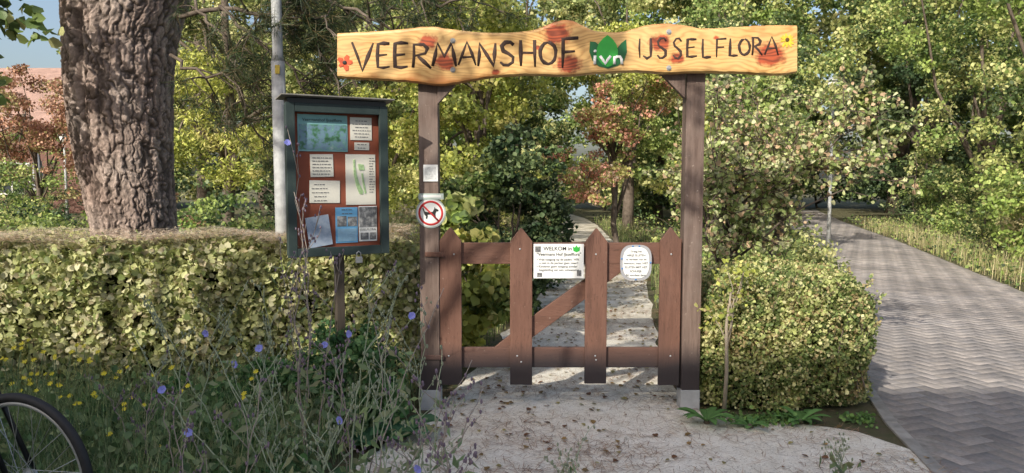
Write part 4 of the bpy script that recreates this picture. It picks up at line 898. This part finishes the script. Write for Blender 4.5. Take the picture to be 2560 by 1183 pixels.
for i in range(0,len(yf),3):
    grp=yf[i:i+3]; yy_=random.uniform(3.3,3.7); u0=sum(q[0] for q in grp)/3; bx,by=bs_(u0,yy_)
    e=thing('hawkweed_plant','thin-stemmed weed with small yellow flowers','plant',(bx,by,0),group='yellow wildflowers before the hedge')
    mb=MB(); V=[];Q=[];Cc=[]
    for (u,v) in grp:
        p=W(u,v,yy_); limb(mb,(bx+random.gauss(0,.02),by,-.01),p,.0028,.0018,.06,5,6); 
        for _ in range(1):
            q=Vector(p)+Vector((random.gauss(0,.04),random.gauss(0,.03),random.gauss(-.02,.03))); limb(mb,(bx,by,.12),q,.002,.0015,.06,4,5); ribpet((random.uniform(-.4,.4),-.8,.9),q,.011,7,(.85,.72,.05),V,Q,Cc)
        ribpet((0,-.8,.9),p,.013,7,(.85,.72,.05),V,Q,Cc)
    mb.obj('stalk',M_stem,e,tint=[(.16,.22,.09)]*len(mb.v)); npmesh('flower',V,Q,np.minimum(np.array(Cc),.9),M_petal,e)
# ================================================================ BICYCLE
th_b=math.atan2(-.28,.96)
bk=thing('bicycle','black city bicycle parked among the weeds, only a wheel showing','bicycle',(-1.91-1.08*math.cos(th_b),2.88-1.08*math.sin(th_b),-.03),th_b)
def wheel(x,nm):
    mb=MB(); mb.tube([(x,-.05,.35),(x,.05,.35)],.022,14); mb.tube([(x,-.03,.35),(x,-.026,.35)],.034,14); mb.tube([(x,.026,.35),(x,.03,.35)],.034,14); h=mb.obj(nm,M_steel,bk,True,smooth=False)
    mb=MB(); mb.torus((x,0,.35),.325,.018,72,12); t=mb.obj('tyre',M_rub,h,True,smooth=True)
    mb=MB(); mb.torus((x,0,.35),.302,.010,72,8,.9); mb.obj('rim',M_steel,h,True,smooth=True)
    mb=MB()
    for k in range(32):
        a=2*math.pi*k/32; s=1 if k%2 else -1; c=a+(.9 if k%4<2 else -.9)
        mb.tube([(x+.032*math.cos(c),s*.028,.35+.032*math.sin(c)),(x+.296*math.cos(a),0,.35+.296*math.sin(a))],.0014,5)
    mb.obj('spokes',M_bolt,h,True)
wheel(0,'wheel_hub'); wheel(1.08,'wheel_hub')
mb=MB()
for s in(-1,1): mb.tube([(0,s*.06,.35),(.22,s*.03,.85)],.008,8); mb.tube([(0,s*.06,.35),(.44,s*.03,.30)],.009,8)
mb.tube([(.44,0,.28),(.28,0,.55),(.19,0,.92)],.016,10); mb.tube([(.44,0,.30),(.66,0,.55),(.86,0,.82)],.018,10); mb.tube([(.28,0,.62),(.84,0,.92)],.014,10); mb.tube([(.83,0,.98),(.88,0,.76)],.02,10); mb.obj('frame',M_blkp,bk,True,smooth=True)
mb=MB()
for s in(-1,1): mb.tube([(.88,s*.04,.76),(.95,s*.05,.6),(1.08,s*.055,.35)],.011,8)
mb.tube([(.88,-.045,.76),(.88,.045,.76)],.012,8); mb.obj('fork',M_blkp,bk,True,smooth=True)
mb=MB(); mb.tube([(.82,0,.96),(.76,0,1.1),(.78,.0,1.1)],.012,8); mb.tube([(.52,-.22,1.08),(.64,-.22,1.12),(.78,-.1,1.12),(.78,.1,1.12),(.64,.2,1.12),(.52,.2,1.08)],.011,8); mb.obj('handlebar',M_steel,bk,True,smooth=True)
mb=MB(); mb.ell((.14,0,.96),(.14,.09,.035),14,8); mb.ell((.26,0,.965),(.1,.03,.025),10,6); mb.obj('saddle',M_blkp,bk,True,smooth=True)
mb=MB(); mb.tube([(.44,-.08,.28),(.44,.08,.28)],.02,10); mb.tube([(.44,.075,.28),(.56,.085,.18)],.009,6); mb.tube([(.44,-.075,.28),(.32,-.085,.38)],.009,6); mb.box((.56,.13,.18),(.08,.09,.02)); mb.box((.32,-.13,.38),(.08,.09,.02)); mb.obj('crank_and_pedals',M_rub,bk,True)
mb=MB(); P=[]
for i in range(20):
    a=.35+1.95*i/19; P.append((.372*math.cos(a),0,.35+.372*math.sin(a)))
mb.tube(P,.024,8); mb.obj('mudguard',M_blkp,bk,True,smooth=True)
rk=thing('bicycle_rack','low tubular steel bicycle rack in the weeds','bicycle rack',(-1.62,2.95,0))
mb=MB()
for k,(ox,oy) in enumerate(((0,0),(.10,.10))):
    bx,by=-1.66+ox,2.84+oy; pts=[]
    for i in range(17):
        t=i/16; a=math.pi*t; pts.append((bx-.19*math.cos(a)*.9,by+.19*math.cos(a)*.3,-.0+.30*math.sin(a)**.7))
    mb.tube(pts,.009,8)
mb.tube([(-1.9,2.6,.02),(-1.4,3.3,.02)],.015,8); mb.obj('hoops',M_rack,rk,smooth=True)
# ================================================================ LIGHT / WORLD / CAMERA
dirv=Vector((.6,1,-.76)).normalized()
sun=D.lights.new('sun','SUN'); sun.energy=5.0; sun.angle=math.radians(.5); sun.color=(1,.94,.82)
so=D.objects.new('sun',sun); SC.collection.objects.link(so); so.rotation_euler=dirv.to_track_quat('-Z','Y').to_euler()
w=D.worlds.new('World'); SC.world=w; w.use_nodes=True; N=w.node_tree.nodes; L=w.node_tree.links
sk=N.new('ShaderNodeTexSky'); sk.sky_type='NISHITA'; sk.sun_disc=False; sk.sun_elevation=math.radians(33); sk.sun_rotation=math.radians(211); sk.dust_density=4.0; sk.air_density=1.0; sk.ozone_density=.7
L.new(sk.outputs[0],N['Background'].inputs[0]); N['Background'].inputs[1].default_value=.2
cam=D.cameras.new('camera'); cam.sensor_width=36; cam.lens=36*FL/2560; cam.clip_end=1000; cam.clip_start=.05
co=D.objects.new('camera',cam); SC.collection.objects.link(co); co.location=(0,0,CH); co.rotation_euler=(math.pi/2-TH,0,0); SC.camera=co
SC.view_settings.view_transform='Standard'; SC.view_settings.look='None'; SC.view_settings.exposure=0
